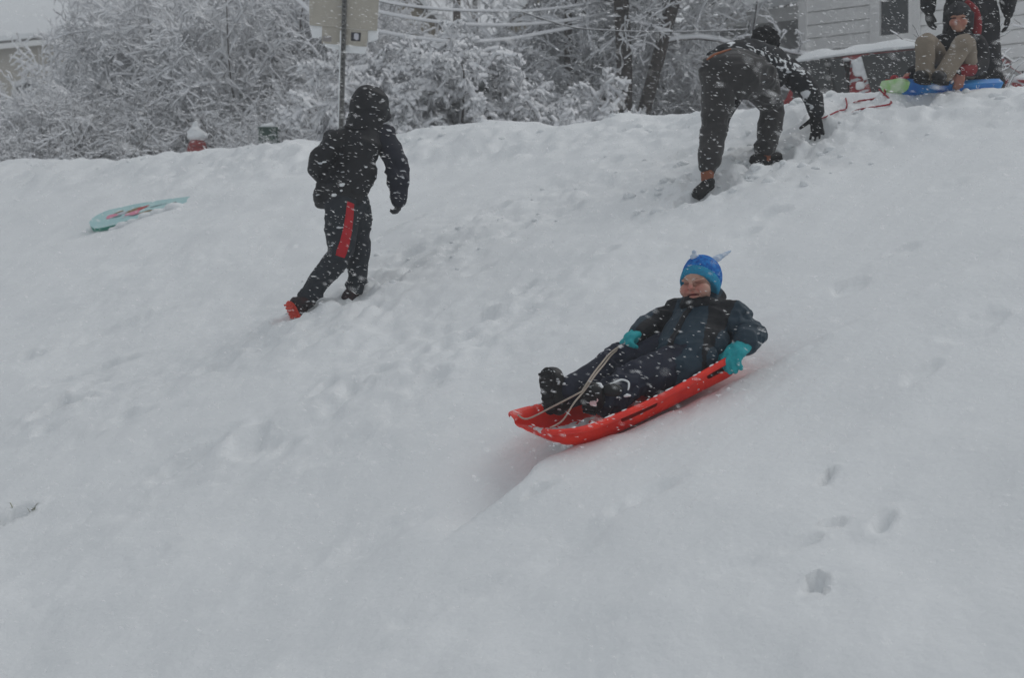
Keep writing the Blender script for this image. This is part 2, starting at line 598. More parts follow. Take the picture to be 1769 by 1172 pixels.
    return CAMZ + h + g * near


def spaced(breaks):
    out = []
    for a, b, s in breaks:
        out.append(np.arange(a, b, s))
    return np.concatenate(out)


gx = np.concatenate([-np.geomspace(150, 9.2, 26), np.arange(-9, -3.6, .05), np.arange(-3.6, 4.6, .024), np.arange(4.6, 7, .08), np.geomspace(7.1, 150, 26)])
gy = np.concatenate([-np.geomspace(60, 1, 10), np.arange(0, 4.5, .15), np.arange(4.5, 13.5, .024), np.arange(13.5, 19, .04), np.arange(19, 27, .10), np.geomspace(27.2, 320, 30)])
GX, GY = np.meshgrid(gx, gy)
GZ = hill(GX, GY)
nx, ny = len(gx), len(gy)
idx = np.arange(nx * ny).reshape(ny, nx)
gf = np.stack([idx[:-1, :-1].ravel(), idx[:-1, 1:].ravel(), idx[1:, 1:].ravel(), idx[1:, :-1].ravel()], 1)
ground = np_mesh('snow_slope', np.stack([GX.ravel(), GY.ravel(), GZ.ravel()], 1), gf)
tag(obj('snowy_ground', ground, M['snow'], smooth=None), 'snow covered hillside with footprints and sled tracks', None, kind='structure')
del ground, GX, GY, GZ, idx, gf


def hz(x, y):
    return float(hill(np.array([x]), np.array([y]))[0])


# clods of snow kicked loose by the climbers, and lumps along the crest
def clods():
    vs, fs = [], []
    base = MB().ell((0, 0, 0), (1, 1, 1), n=12, m=8)
    bv = np.array([tuple(v) for v in base.v]); tri = []
    for f in base.f:
        for k in range(1, len(f) - 1):
            tri.append((f[0], f[k], f[k + 1]))
    tri = np.array(tri)
    r = random.Random(12)
    spots = []
    for i in range(70):
        j = r.randrange(len(BEND) - 1); t = r.random()
        spots.append((BEND[j][0] * (1 - t) + BEND[j + 1][0] * t + r.gauss(0, .28), BEND[j][1] * (1 - t) + BEND[j + 1][1] * t + r.gauss(0, .35), r.uniform(.015, .045)))
    for i in range(90):
        j = r.randrange(len(TRAIL1) - 1); t = r.random()
        spots.append((TRAIL1[j][0] * (1 - t) + TRAIL1[j + 1][0] * t + r.gauss(0, .35), TRAIL1[j][1] * (1 - t) + TRAIL1[j + 1][1] * t + r.gauss(0, .5), r.uniform(.006, .022)))
    for i in range(60):
        px = r.uniform(0, 1769)
        u = (px - CX) / FPX
        d = 4.37 / (0.305 + PC * u) + r.uniform(-.1, .9)
        spots.append((u * d, d, r.uniform(.015, .045)))
    n = 0
    for x, y, s in spots:
        z = hz(x, y)
        q = bv * np.array([s * r.uniform(.8, 1.4), s * r.uniform(.8, 1.4), s * r.uniform(.6, .9)])
        q = q * (1 + 0.22 * vnoise(bv[:, 0] * 1.6 + x * 9, bv[:, 1] * 1.6 + y * 9, bv[:, 2] * 1.6, 4))[:, None]
        vs.append(q + np.array([x, y, z - s * .1])); fs.append(tri + n); n += len(bv)
    return np_mesh('snow_clods', np.concatenate(vs), np.concatenate(fs))


tag(obj('snow_clods', clods(), M['snow_soft'], smooth=None), 'loose lumps of snow kicked up on the slope', None, kind='stuff')


# a few blades of grass in a hole at the left edge, and a scuffed brown spot
def grass():
    mb = MB(); r = random.Random(2)
    for c, n, s in ((on_hill(4, 902), 34, .07), (on_hill(45, 892), 5, .03)):
        for i in range(n):
            x, y = c.x + r.gauss(0, s), c.y + r.gauss(0, s * .5)
            z = hz(x, y) - .01
            a = r.uniform(0, 6.28); l = r.uniform(.02, .05)
            tip = Vector((x + math.cos(a) * l * .9, y + math.sin(a) * l * .9, z + .015 + l * .35))
            w = Vector((-math.sin(a), math.cos(a), 0)) * .004
            p0 = Vector((x, y, z)); pm = (p0 + tip) / 2 + Vector((0, 0, .012))
            mb.add([p0 - w, p0 + w, pm + w, pm - w, tip], [(0, 1, 2, 3), (3, 2, 4)])
    return mb


M['grass'] = mat('grass', (0.16, 0.17, 0.08), 0.8, (0.30, 0.27, 0.16), 30)
tag(obj('grass', grass(), M['grass'], smooth=False), 'flattened pale grass showing through a hole in the snow', None, kind='stuff')


# ================================================================== BUILDINGS
def siding_mat(name, col, pitch=0.2, groove=0.6):
    return mat(name, col, 0.65, tuple(c * 0.9 for c in col), 2.5, 0.15, 30)


M['white_siding'] = siding_mat('white_siding', (0.87, 0.87, 0.86))
M['grey_siding'] = siding_mat('grey_siding', (0.66, 0.67, 0.67))
M['tan_siding'] = siding_mat('tan_siding', (0.27, 0.225, 0.155))
M['olive_siding'] = siding_mat('olive_siding', (0.24, 0.205, 0.15))
M['beige_siding'] = siding_mat('beige_siding', (0.42, 0.39, 0.34))
M['white_trim'] = mat('white_trim', (0.78, 0.78, 0.77), 0.5)
M['glass'] = mat('window_glass', (0.035, 0.042, 0.046), 0.12, (0.055, 0.06, 0.065), 3, spec=0.5)
M['shingle'] = mat('roof_shingle', (0.09, 0.085, 0.08), 0.9)


def frame2(ux, uy):
    """Rotation whose x runs along the wall and y away from the viewer's side of it."""
    l = math.hypot(ux, uy); ux, uy = ux / l, uy / l
    return Matrix(((ux, -uy, 0), (uy, ux, 0), (0, 0, 1)))


def window(parent, o, rot, x0, x1, z0, z1, mull=True):
    """A window on the wall plane y = 0 of a house frame: frame (> pane, sill)."""
    def T(mb):
        mb.v = [tuple(o + rot @ Vector(v)) for v in mb.v]; return mb
    t = 0.07
    fr = MB()
    fr.box(((x0 + x1) / 2, -.03, z1 + t / 2), (x1 - x0 + 2 * t, .09, t)).box(((x0 + x1) / 2, -.03, z0 - t / 2), (x1 - x0 + 2 * t, .085, t))
    fr.box((x0 - t / 2, -.03, (z0 + z1) / 2), (t, .088, z1 - z0)).box((x1 + t / 2, -.03, (z0 + z1) / 2), (t, .088, z1 - z0))
    if mull:
        fr.box(((x0 + x1) / 2, -.02, (z0 + z1) / 2), (x1 - x0, .05, .04))
    f = obj('window', T(fr), M['white_trim'], parent, smooth=False)
    obj('pane', T(MB().box(((x0 + x1) / 2, .0, (z0 + z1) / 2), (x1 - x0, .02, z1 - z0))), M['glass'], f, smooth=False)
    obj('sill', T(MB().box(((x0 + x1) / 2, -.08, z0 - t - .02), (x1 - x0 + .2, .14, .04))), M['white_trim'], f, smooth=False)
    return f


def gable_house(label, o, u, w, depth, eave, rise, wallm, wins, gable_front=False, snow=0.16, boards=None):
    """o: left front bottom corner; u: direction of the front wall (to the photo's right); roof snow is its own part."""
    o = Vector(o); rot = frame2(*u)
    root = thing('house', label, 'house', o)
    def T(mb):
        mb.v = [tuple(o + rot @ Vector(v)) for v in mb.v]; return mb
    mb = MB()
    if gable_front:
        pent = [(0, 0), (w, 0), (w, eave), (w / 2, eave + rise), (0, eave)]
    else:
        pent = [(0, 0), (depth, 0), (depth, eave), (depth / 2, eave + rise), (0, eave)]
    if gable_front:
        vs = [(x, 0, z) for x, z in pent] + [(x, depth, z) for x, z in pent]
    else:
        vs = [(0, y, z) for y, z in pent] + [(w, y, z) for y, z in pent]
    mb.add(vs, [(0, 1, 2, 3, 4), (9, 8, 7, 6, 5)] + [(i, (i + 1) % 5 + 0, (i + 1) % 5 + 5, i + 5) for i in range(5)])
    obj('wall', T(mb), wallm, root, smooth=False)
    def slabs(th, over, lift, jitter=0):
        m = MB()
        for sgn in (-1, 1):
            if gable_front:
                a = Vector((w / 2, 0, eave + rise + lift)); b = Vector((w / 2 + sgn * (w / 2 + over), 0, eave - over * rise / (w / 2) + lift))
                ex = Vector((0, 1, 0)); l0, l1 = -over, depth + over
            else:
                a = Vector((0, depth / 2, eave + rise + lift)); b = Vector((0, depth / 2 + sgn * (depth / 2 + over), eave - over * rise / (depth / 2) + lift))
                ex = Vector((1, 0, 0)); l0, l1 = -over, w + over
            n = 14
            rows_t = []; rows_b = []
            for i in range(n + 1):
                row = []; rowb = []
                for j in range(7):
                    q = a.lerp(b, j / 6) + ex * (l0 + (l1 - l0) * i / n)
                    jz = jitter * vnoise(np.array([i * .9 + q.x]), np.array([j * .9 + q.y]))[0] if jitter else 0
                    row.append(q + Vector((0, 0, th + jz - (th * .55 if jitter and j == 6 else 0)))); rowb.append(q)
                rows_t.append(row); rows_b.append(rowb)
            m.grid(rows_t); m.grid(rows_b)
            for k in (0, 6):
                m.grid([[r[k] for r in rows_t], [r[k] for r in rows_b]])
            m.grid([rows_t[0], rows_b[0]]); m.grid([rows_t[-1], rows_b[-1]])
        return m
    rf = obj('roof', T(slabs(.10, .28, .005)), M['shingle'], root, smooth=False)
    if snow:
        obj('roof_snow', T(slabs(snow, .31, .112, 0.05)), M['snow_soft'], rf, smooth=True)
    # eave boards in front
    if not gable_front:
        obj('fascia', T(MB().box((w / 2, -.295, eave - .28 * rise / (depth / 2) - .06), (w + .56, .03, .16))), M['white_trim'], root, smooth=False)
    for x in (0, w):
        obj('corner_board', T(MB().box((x, -.012, eave / 2), (.14, .03, eave - .02))), M['white_trim'], root, smooth=False)
    for wx0, wx1, wz0, wz1 in wins:
        window(root, o, rot, wx0, wx1, wz0, wz1)
    return root


def ground_at(px, d):
    x = (px - CX) / FPX * d
    return x, d, hz(x, d) - .05


def rel(py, d, base):
    return CAMZ + (CY - py) / FPX * d - base


# far house behind the thicket at the left: snow-covered roof
x, y, z = ground_at(165, 50)
u = Vector((.90, -.43, 0)).normalized()
o = Vector((x, y, z)) - u * 11
gable_house('beige house with a snow covered roof half hidden behind the thicket at far left', o, (u.x, u.y), 11, 8, rel(53, 50, z), 2.7, M['beige_siding'],
            [(1.0, 1.9, 3.4, 4.6), (3.2, 4.1, 3.4, 4.6), (6.2, 7.1, 3.4, 4.6), (8.0, 8.9, 3.4, 4.6), (3.2, 4.1, 1.0, 2.2), (8.0, 8.9, 1.0, 2.2)], snow=.3)
# tan gabled house behind the sign
x, y, z = ground_at(470, 45)
w = (790 - 480) / FPX * 45
gable_house('tan house with a steep snowy gable behind the street sign and wires', (x, y, z), (1, .06), w, 7, rel(66, 45, z), 2.4, M['tan_siding'],
            [(2.55, 3.2, 3.0, 4.1), (1.2, 1.9, 3.0, 4.1), (3.5, 4.1, 1.1, 2.2)], gable_front=True)
# olive gabled house right of it
x, y, z = ground_at(862, 44)
gable_house('olive tan house whose gable shows between the wires and the tall dark tree', (x, y, z), (1, .05), 3.6, 7, rel(66, 44, z), 1.9, M['olive_siding'],
            [(1.35, 2.1, 2.4, 3.5), (.5, 1.0, 1.0, 2.1), (2.5, 3.1, 1.0, 2.1)], gable_front=True)
# low tan house behind the big tree
x, y, z = ground_at(950, 34)
gable_house('low tan house with white window trim behind the twin trunked tree', (x, y, z), (1, .03), 4.2, 6, rel(118, 34, z), 1.6, M['tan_siding'],
            [(2.75, 3.15, .9, 2.2), (2.02, 2.3, .9, 2.2), (.5, 1.1, 1.0, 2.1)])

# ---- white house at the right: every clapboard a board
u = Vector((.81, -.587, 0)).normalized()
hx, hy = (1388 - CX) / FPX * 26, 26.0
hb = hz(hx, hy) - .05
ho = Vector((hx, hy, hb)); hrot = frame2(u.x, u.y)
white_house = thing('white_house', 'white clapboard house with a dark window behind the red car', 'house', ho)


def HT(mb):
    mb.v = [tuple(ho + hrot @ Vector(v)) for v in mb.v]
    return mb


HW, HH = 7.5, 6.2
obj('wall', HT(MB().box((HW / 2, 2.55, HH / 2), (HW, 5.0, HH))), M['white_siding'], white_house, smooth=False)
wx0, wx1, wz0, wz1 = 1.27, 1.72, 2.30, 3.95
rows = int(HH / .2)
seg_cache = {}
for i in range(rows):
    z0 = i * .2
    spans = [(0.06, HW)] if (z0 + .2 < wz0 - .12 or z0 > wz1 + .1) else [(0.06, wx0 - .13), (wx1 + .13, HW)]
    for a, b in spans:
        key = (a, b)
        if key not in seg_cache:
            me = MB()
            vs = [(xx, yy, zz) for xx in (a, b) for yy, zz in ((.045, 0.0), (-.006, 0.0), (.010, .187), (.045, .187))]
            me.add([hrot @ Vector(v) for v in vs], [(0, 1, 2, 3), (7, 6, 5, 4), (1, 5, 6, 2), (0, 4, 5, 1), (2, 6, 7, 3), (0, 3, 7, 4)])
            me = me.mesh('siding_board'); me.materials.append(M['white_siding']); seg_cache[key] = me
        bo = bpy.data.objects.new('siding_board', seg_cache[key]); COL.objects.link(bo); bo.parent = white_house; bo.location = (0, 0, z0)
obj('corner_board', HT(MB().box((0, .0, HH / 2), (.13, .10, HH))), M['white_trim'], white_house, smooth=False)
window(white_house, ho, hrot, wx0, wx1, wz0, wz1)
obj('window_casing', HT(MB().box((wx0 - .115, -.035, (wz0 + wz1) / 2), (.085, .06, wz1 - wz0 + .2)).box((wx1 + .115, -.035, (wz0 + wz1) / 2), (.085, .06, wz1 - wz0 + .2))), M['white_trim'], white_house, smooth=False)
window(white_house, ho, hrot, 4.6, 5.4, wz0, wz1)
# set-back wing with a snowy eave
obj('wing_wall', HT(MB().box((-1.35, 3.2, 1.5), (2.6, 2.6, 3.0))), M['grey_siding'], white_house, smooth=False)
obj('porch_ceiling', HT(MB().box((-1.1, 1.35, 2.93), (2.16, 1.0, .06))), M['white_trim'], white_house, smooth=False)
obj('porch_fascia', HT(MB().box((-1.2, .80, 2.98), (2.5, .05, .22))), M['white_trim'], white_house, smooth=False)
pr = MB()
rt = []
for i in range(18):
    row = []
    for j in range(10):
        xx = -2.5 + 2.46 * i / 17; yy = .68 + 2.2 * j / 9
        zz = 3.10 + .62 * j / 9
        row.append((xx, yy, zz + (.17 + .035 * vnoise(np.array([xx * 3]), np.array([yy * 3]))[0]) * (0.55 if j == 0 else 1)))
    rt.append(row)
bt = [[(p[0], p[1], 3.10 + .62 * (p[1] - .68) / 2.2) for p in r] for r in rt]
pr.grid(rt).grid(bt).grid([rt[0], bt[0]]).grid([rt[-1], bt[-1]]).grid([[r[0] for r in rt], [r[0] for r in bt]]).grid([[r[-1] for r in rt], [r[-1] for r in bt]])
obj('porch_snow', HT(pr), M['snow_soft'], white_house, smooth=True)
obj('porch_post', HT(MB().box((-2.35, .86, 1.45), (.12, .12, 2.88))), M['white_trim'], white_house, smooth=False)


# ================================================================== TREES: dark wood with snow lying along every branch
def grow(S, p, d, L, r, lvl, q, rnd):
    n = q['steps'][min(lvl, len(q['steps']) - 1)]
    d = d.normalized()
    pts = [p]; dirs = [d]
    wob, droop = q['wob'][min(lvl, len(q['wob']) - 1)], q['droop'][min(lvl, len(q['droop']) - 1)]
    r1 = r * q['taper']
    for i in range(n):
        d = (d + Vector((rnd.gauss(0, wob), rnd.gauss(0, wob), rnd.gauss(0, wob) - droop))).normalized()
        p2 = p + d * (L / n)
        S.append((*p, *p2, r + (r1 - r) * i / n, r + (r1 - r) * (i + 1) / n, lvl))
        p = p2
        pts.append(p); dirs.append(d)
    if lvl >= q['levels']:
        return
    k = q['kids'][min(lvl, len(q['kids']) - 1)]
    k = max(1, int(k * rnd.uniform(.75, 1.25) + .5))
    for i in range(k):
        t = q['start'][min(lvl, len(q['start']) - 1)] + (1 - q['start'][min(lvl, len(q['start']) - 1)]) * (i + rnd.random()) / k
        j = min(int(t * n), n - 1)
        b = pts[j].lerp(pts[j + 1], t * n - j)
        base = dirs[j + 1]
        ang = R(rnd.uniform(*q['ang']))
        e1 = base.orthogonal().normalized(); e2 = base.cross(e1)
        az = rnd.uniform(0, 6.283)
        cd = base * math.cos(ang) + (e1 * math.cos(az) + e2 * math.sin(az)) * math.sin(ang)
        cd.z += q.get('lift', 0)
        grow(S, b, cd, L * rnd.uniform(*q['ratio']) * (1.1 - .35 * t), max((r + (r1 - r) * t) * q['rr'], .004), lvl + 1, q, rnd)


def tree_meshes(stems, q, seed, snow_t, snow_p=1.0, trunk_lvl=0):
    """(trunk MB, branch mesh, snow mesh): tubes for the trunk, three-sided tapers for the twigs, ridges of snow on top of both."""
    rnd = random.Random(seed)
    S = []
    for p, d, L, r in stems:
        grow(S, Vector(p), Vector(d), L, r, 0, q, rnd)
    A = np.array([s for s in S])
    lv = A[:, 8]
    tr = MB()
    TA = A[lv <= trunk_lvl]
    for a in TA:
        n = 9 if a[6] > .05 else 6
        p0, p1 = Vector(a[0:3]), Vector(a[3:6]); t = (p1 - p0).normalized()
        tr.tube([p0 - t * .004, p1 + t * .004], [a[6], a[7]], n=n, caps='flat')
    B = A[lv > trunk_lvl]

    def ridge(A, dark):
        p0, p1, r0, r1 = A[:, 0:3], A[:, 3:6], A[:, 6], A[:, 7]
        d = p1 - p0; d = d / (np.linalg.norm(d, axis=1, keepdims=True) + 1e-9)
        side = np.cross(d, np.array([0, 0, 1.0])); sl = np.linalg.norm(side, axis=1, keepdims=True)
        side = np.where(sl > 1e-3, side / (sl + 1e-9), np.array([1.0, 0, 0]))
        up = np.cross(side, d); hor = np.sqrt(np.clip(1 - d[:, 2] ** 2, 0, 1))
        n = len(A)
        if dark:
            vs = []
            for p, r in ((p0, r0), (p1, r1)):
                for a in (90, 210, 330):
                    vs.append(p + side * (r * math.cos(R(a)))[:, None] + up * (r * math.sin(R(a)))[:, None])
        else:
            g = np.random.default_rng(seed + 5)
            vs = []
            for p, r in ((p0 - d * .006, r0), (p1 + d * .006, r1)):
                t = snow_t * np.interp(A[:, 8], [0, 1, 2, 3, 4], [2.2, 2.1, 1.25, .8, .6]) * (0.35 + 0.65 * hor) * g.uniform(.55, 1.35, n)
                t = np.minimum(t, .06)
                w = r * 0.85 + t * 0.42
                vs.append(p + side * w[:, None] + up * (r * .25)[:, None])
                vs.append(p - side * w[:, None] + up * (r * .25)[:, None])
                vs.append(p + up * (r + t)[:, None] + side * (g.uniform(-.3, .3, n) * w)[:, None])
        V = np.stack(vs, 1).reshape(-1, 3)
        o = np.arange(n)[:, None] * 6
        F = np.concatenate([o + np.array(q4) for q4 in ((0, 1, 4, 3), (1, 2, 5, 4), (2, 0, 3, 5))], 0)
        return V, F
    V, F = ridge(B, True)
    crown = np_mesh('crown', V, F, smooth=True)
    g = np.random.default_rng(seed + 6)
    keep = g.random(len(A)) < snow_p
    # hardly any snow stays on the vertical trunk
    dz = np.abs(A[:, 5] - A[:, 2]) / (np.linalg.norm(A[:, 3:6] - A[:, 0:3], axis=1) + 1e-9)
    keep &= ~((dz > .93) & (A[:, 8] <= trunk_lvl))
    V, F = ridge(A[keep], False)
    load = np_mesh('snow_load', V, F, smooth=True)
    return tr.mesh('trunk'), crown, load


TREE_KINDS = {}
MANY_STEMS = ('shrub1', 'shrub2', 'shrub3', 'thicket', 'weeping', 'sprig', 'tall')


def tree_kind(key, *a, **k):
    tr, cr, ld = tree_meshes(*a, **k)
    print('TREE', key, max(v.co.z for v in cr.vertices), min(v.co.z for v in cr.vertices), max(abs(v.co.x) for v in cr.vertices), len(cr.polygons))
    tr.polygons.foreach_set('use_smooth', [True] * len(tr.polygons))
    tr.materials.append(M['bark']); cr.materials.append(M['twig_dark' if key in ('tall', 'slim', 'sprig') else 'twig']); ld.materials.append(M['twig_snow'])
    TREE_KINDS[key] = (tr, cr, ld)


def plant(kind, name, label, cat, px, d, scale=1.0, rz=0.0, group=None, sink=0.05, zs=1.0):
    x = (px - CX) / FPX * d
    r = thing(name, label, cat, (x, d, hz(x, d) - sink), group, rz)
    r.scale = (scale, scale, scale * zs)
    for nm, me in zip(('trunk', 'crown', 'snow_load'), TREE_KINDS[kind]):
        c = bpy.data.objects.new('stems' if nm == 'trunk' and kind in MANY_STEMS else nm, me); COL.objects.link(c); c.parent = r
        if nm != 'trunk' or kind in MANY_STEMS:
            c['kind'] = 'stuff'
    return r


def stems(n, spread, L, r, tilt, seed):
    g = random.Random(seed); out = []
    for i in range(n):
        a = 6.283 * i / n + g.uniform(-.4, .4); t = R(g.uniform(*tilt))
        out.append(((spread * math.cos(a) * g.random(), spread * math.sin(a) * g.random(), 0), (math.cos(a) * math.sin(t), math.sin(a) * math.sin(t), math.cos(t)), L * g.uniform(.75, 1.15), r * g.uniform(.7, 1.2)))
    return out


SHRUB = dict(levels=3, steps=[9, 6, 5, 3], wob=[.10, .15, .2, .25], droop=[.05, .05, .045, .05], taper=.35, kids=[12, 9, 7], start=[.12, .08, .08], ang=(28, 75), ratio=(.38, .60), rr=.5)
tree_kind('shrub1', stems(9, .5, 3.3, .032, (8, 55), 1), SHRUB, 11, .030)
tree_kind('shrub2', stems(8, .6, 3.6, .036, (5, 60), 2), dict(SHRUB, droop=[.07, .06, .05, .06], kids=[10, 8, 7]), 12, .032)
tree_kind('shrub3', stems(11, .5, 2.6, .026, (10, 65), 3), dict(SHRUB, kids=[11, 8, 6]), 13, .030)
tree_kind('thicket', stems(16, .8, 2.0, .018, (5, 50), 7), dict(SHRUB, levels=2, kids=[14, 10], wob=[.14, .22, .3], droop=[.03, .02, .0], ratio=(.35, .6)), 18, .013, snow_p=.8)
tree_kind('weeping', stems(12, .28, 1.75, .028, (5, 60), 4), dict(SHRUB, droop=[.12, .14, .13, .12], kids=[11, 9, 7], ratio=(.34, .55), ang=(30, 80)), 14, .060)
TALL = dict(levels=4, steps=[14, 9, 6, 5, 2], wob=[.02, .13, .2, .26, .3], droop=[0, .03, .045, .05, .04], taper=.6, kids=[30, 12, 9, 5], start=[.27, .10, .08, .1], ang=(40, 85), ratio=(.17, .36), rr=.26)
tree_kind('tall', [((0, 0, -.2), (.0, 0, 1), 9.5, .125), ((-.06, .05, -.2), (.22, .05, 1), 9.0, .105)], dict(TALL, levels=3, rr=.22), 15, .030)
tree_kind('slim', [((0, 0, -.2), (.02, 0, 1), 8.0, .07)], dict(TALL, levels=3, start=[.16, .08, .08, .1], kids=[32, 12, 8], rr=.3), 16, .034)
tree_kind('bare', [((0, 0, -.2), (0, 0, 1), 9.0, .11)], dict(TALL, levels=3, kids=[16, 7, 5], droop=[0, -.02, 0, 0], lift=.25, ang=(30, 60), ratio=(.32, .5)), 17, .014)
SPRIG = dict(levels=2, steps=[8, 5, 3], wob=[.10, .16, .22], droop=[.0, .02, .02], taper=.4, kids=[7, 4], start=[.2, .1], ang=(25, 65), ratio=(.35, .55), rr=.6)
tree_kind('sprig', stems(5, .15, 1.5, .012, (15, 60), 6), SPRIG, 19, .009, snow_p=.6)

THG = 'snow laden shrubs of the thicket across the street'
THL = 'tangled bare shrub loaded with snow in the thicket above the left crest'
_t = random.Random(5)
for i, (px, d, k, s) in enumerate([(-70, 27, 'shrub3', .60), (40, 28, 'shrub3', .64), (140, 27, 'shrub3', .60), (215, 28.5, 'shrub1', .58), (270, 27.5, 'shrub2', .82), (345, 29, 'shrub1', 1.0), (455, 27, 'shrub2', 1.0),
                                   (540, 28, 'shrub1', 1.05), (120, 34, 'shrub3', .80), (270, 35, 'shrub1', .95), (340, 34, 'shrub2', 1.25), (430, 35, 'shrub1', 1.4), (520, 34, 'shrub2', 1.4),
                                   (20, 34, 'shrub3', .74), (610, 31, 'shrub1', 1.0), (690, 33, 'shrub3', 1.0), (600, 37, 'shrub2', 1.4), (320, 40, 'shrub2', 1.6), (430, 41, 'shrub1', 1.7)]):
    plant(k, 'snowy_shrub', THL, 'shrub', px, d, s * .72, _t.uniform(0, 6.28), THG, zs=1 / .72)
for i, (px, d, s) in enumerate([(30, 25.5, .7), (110, 25.5, .65), (190, 25.6, .75), (262, 25.8, .75), (315, 26.4, .8), (395, 26.2, .75), (440, 26.0, .8), (474, 22.6, .36), (520, 25.0, .75), (570, 24, .7), (700, 21.5, .5)]):
    plant('thicket', 'twiggy_bush', 'low twiggy bush dusted with snow right behind the crest of the slope', 'bush', px, d, s, _t.uniform(0, 6.28), 'low twiggy bushes behind the crest')
plant('shrub3', 'snowy_shrub', 'snow laden shrub arching over the red fire hydrant', 'shrub', 335, 28.0, 1.0, 1.2)
plant('weeping', 'weeping_shrub', 'dense drooping bush heaped with thick snow right of the hooded walker', 'bush', 770, 20.5, 1.0, .4, zs=.97)
plant('weeping', 'weeping_shrub', 'drooping snow heaped bush forming the right half of the white mound', 'bush', 865, 21.2, .95, 2.5, zs=.95)
plant('shrub3', 'snowy_shrub', 'snow laden shrub behind the drooping white bush', 'shrub', 800, 25.5, .72, 4.1)
plant('tall', 'tall_tree', 'tall tree with twin dark trunks, the right one leaning, its branches lined with snow', 'tree', 1078, 24, 1.0, 0.0)
plant('slim', 'tall_tree', 'slimmer snowy tree just left of the twin trunked one', 'tree', 986, 25.5, 1.0, 2.0)
plant('slim', 'tall_tree', 'snowy tree behind the bending climber, between the dark trunks and the porch', 'tree', 1225, 28, .95, 4.4)
plant('slim', 'tall_tree', 'snowy tree whose drooping branches fill the gap right of the leaning dark trunk', 'tree', 1150, 26.5, .9, 3.3)
plant('slim', 'tall_tree', 'snowy tree with fine drooping branches directly behind the straight dark trunk', 'tree', 1050, 27.5, .95, 5.5)
plant('shrub1', 'snowy_shrub', 'snow laden shrub left of the dark tree trunks in front of the tan house', 'shrub', 1000, 26.5, .85, .7)
plant('shrub3', 'snowy_shrub', 'snow laden shrub between the leaning trunk and the low tan house window', 'shrub', 1185, 30.5, .85, 2.2, zs=.8)
plant('shrub2', 'snowy_shrub', 'snow laden shrub in front of the porch of the white house', 'shrub', 1318, 28.5, .85, 5.2)
plant('sprig', 'bare_shrub', 'thin bare shrub with snow on its twigs below the house window', 'shrub', 1560, 22.8, 1.0, 1.0)
plant('sprig', 'bare_shrub', 'thin bare twiggy shrub beside the standing person at the right edge', 'shrub', 1762, 15.0, 1.0, 3.0)
for i, (px, d, s) in enumerate([(25, 62, .62), (70, 58, .60), (120, 60, .66)]):
    plant('bare', 'bare_tree', 'hazy bare tree rising behind the far snow covered roof', 'tree', px, d, s, i * 2.0, 'hazy bare trees behind the far roof')
for i, (px, d, s) in enumerate([(290, 48, 1.1), (330, 46, 1.1), (440, 50, 1.2), (560, 52, 1.2), (690, 56, 1.2), (840, 54, 1.1), (940, 50, 1.1), (1010, 48, 1.1), (1120, 44, 1.0), (1200, 46, 1.1), (1290, 42, 1.0), (1340, 40, .9)]):
    plant('bare' if i % 2 else 'slim', 'bare_tree', 'hazy snow dusted tree standing among the houses far behind', 'tree', px, d, s, i * 1.3, 'hazy trees among the far houses')


# ================================================================== STREET FURNITURE
M['galv'] = mat('galvanised_steel', (0.10, 0.10, 0.10), 0.55, (0.16, 0.16, 0.15), 30, metal=.3)
M['sign_back'] = mat('sign_back', (0.40, 0.37, 0.315), 0.6, (0.44, 0.41, 0.35), 12, flecks=.25, fscale=16)
M['sticker'] = mat('sticker', (0.03, 0.03, 0.04), 0.5)
M['sticker_light'] = mat('sticker_light', (0.55, 0.55, 0.6), 0.5)
M['sticker_faded'] = mat('sticker_faded', (0.27, 0.25, 0.24), 0.6)


def pxpoly(pts, d, thick, dy=0.0):
    """A flat plate given by its outline, THICK deep, its face at depth d."""
    f = [P(x, y, d) + Vector((0, dy, 0)) for x, y in pts]
    b = [p + Vector((0, thick, 0)) for p in f]
    n = len(f)
    return MB().add(f + b, [tuple(range(n)), tuple(range(2 * n - 1, n - 1, -1))] + [(i, i + n, (i + 1) % n + n, (i + 1) % n) for i in range(n)])


sd = 18.0
b = P(588, 225, sd); b.z = hz(b.x, b.y) - .05
t = P(597, -80, sd)
sign = thing('street_sign', 'back of a two panel street sign on a perforated steel post with snowy corners', 'sign', b)
post = MB()
ax = (t - b).normalized(); L = (t - b).length
sx = Vector((1, 0, 0)); sy = ax.cross(sx).normalized() * -1
prot = Matrix((sx, sy, ax)).transposed()
for s in (-1, 1):
    post.box(b + ax * L / 2 + sx * s * .0175, (.013, .020, L), prot)
k = 0
while k * .05 < L:
    post.box(b + ax * (k * .05 + .0125) , (.0225, .018, .025), prot); k += 1
post.box(b + ax * L / 2 + Vector((0, .022, 0)), (.05, .006, L), prot)
obj('post', post, M['galv'], sign, smooth=False)
obj('panel', pxpoly([(533, -75), (658, -70), (651, 52), (534, 42)], sd, .006, .03), M['sign_back'], sign, smooth=False)
lp = obj('panel', pxpoly([(556, 44), (635, 51), (633, 79), (555, 73)], sd, .006, .039), M['sign_back'], sign, smooth=False)
obj('sticker', pxpoly([(606, 54), (623, 55), (622, 70), (606, 69)], sd, .002, .036), M['sticker'], lp, smooth=False)
obj('sticker_figure', pxpoly([(611, 57), (615, 55.5), (619, 58), (619, 66), (616, 68.5), (611, 65)], sd, .0015, .034), M['sticker_light'], lp, smooth=False)
obj('sticker', pxpoly([(557, 60), (572, 61), (572, 71), (557, 70)], sd, .002, .036), M['sticker_faded'], lp, smooth=False)


def crust(name, pts, d, parent, th=.03, dy=.05):
    mb = pxpoly(pts, d, th, dy)
    return obj(name, evaluated(mb.mesh('w'), [('BEVEL', dict(width=.012, segments=2)), ]), M['snow_soft'], parent, smooth=True)


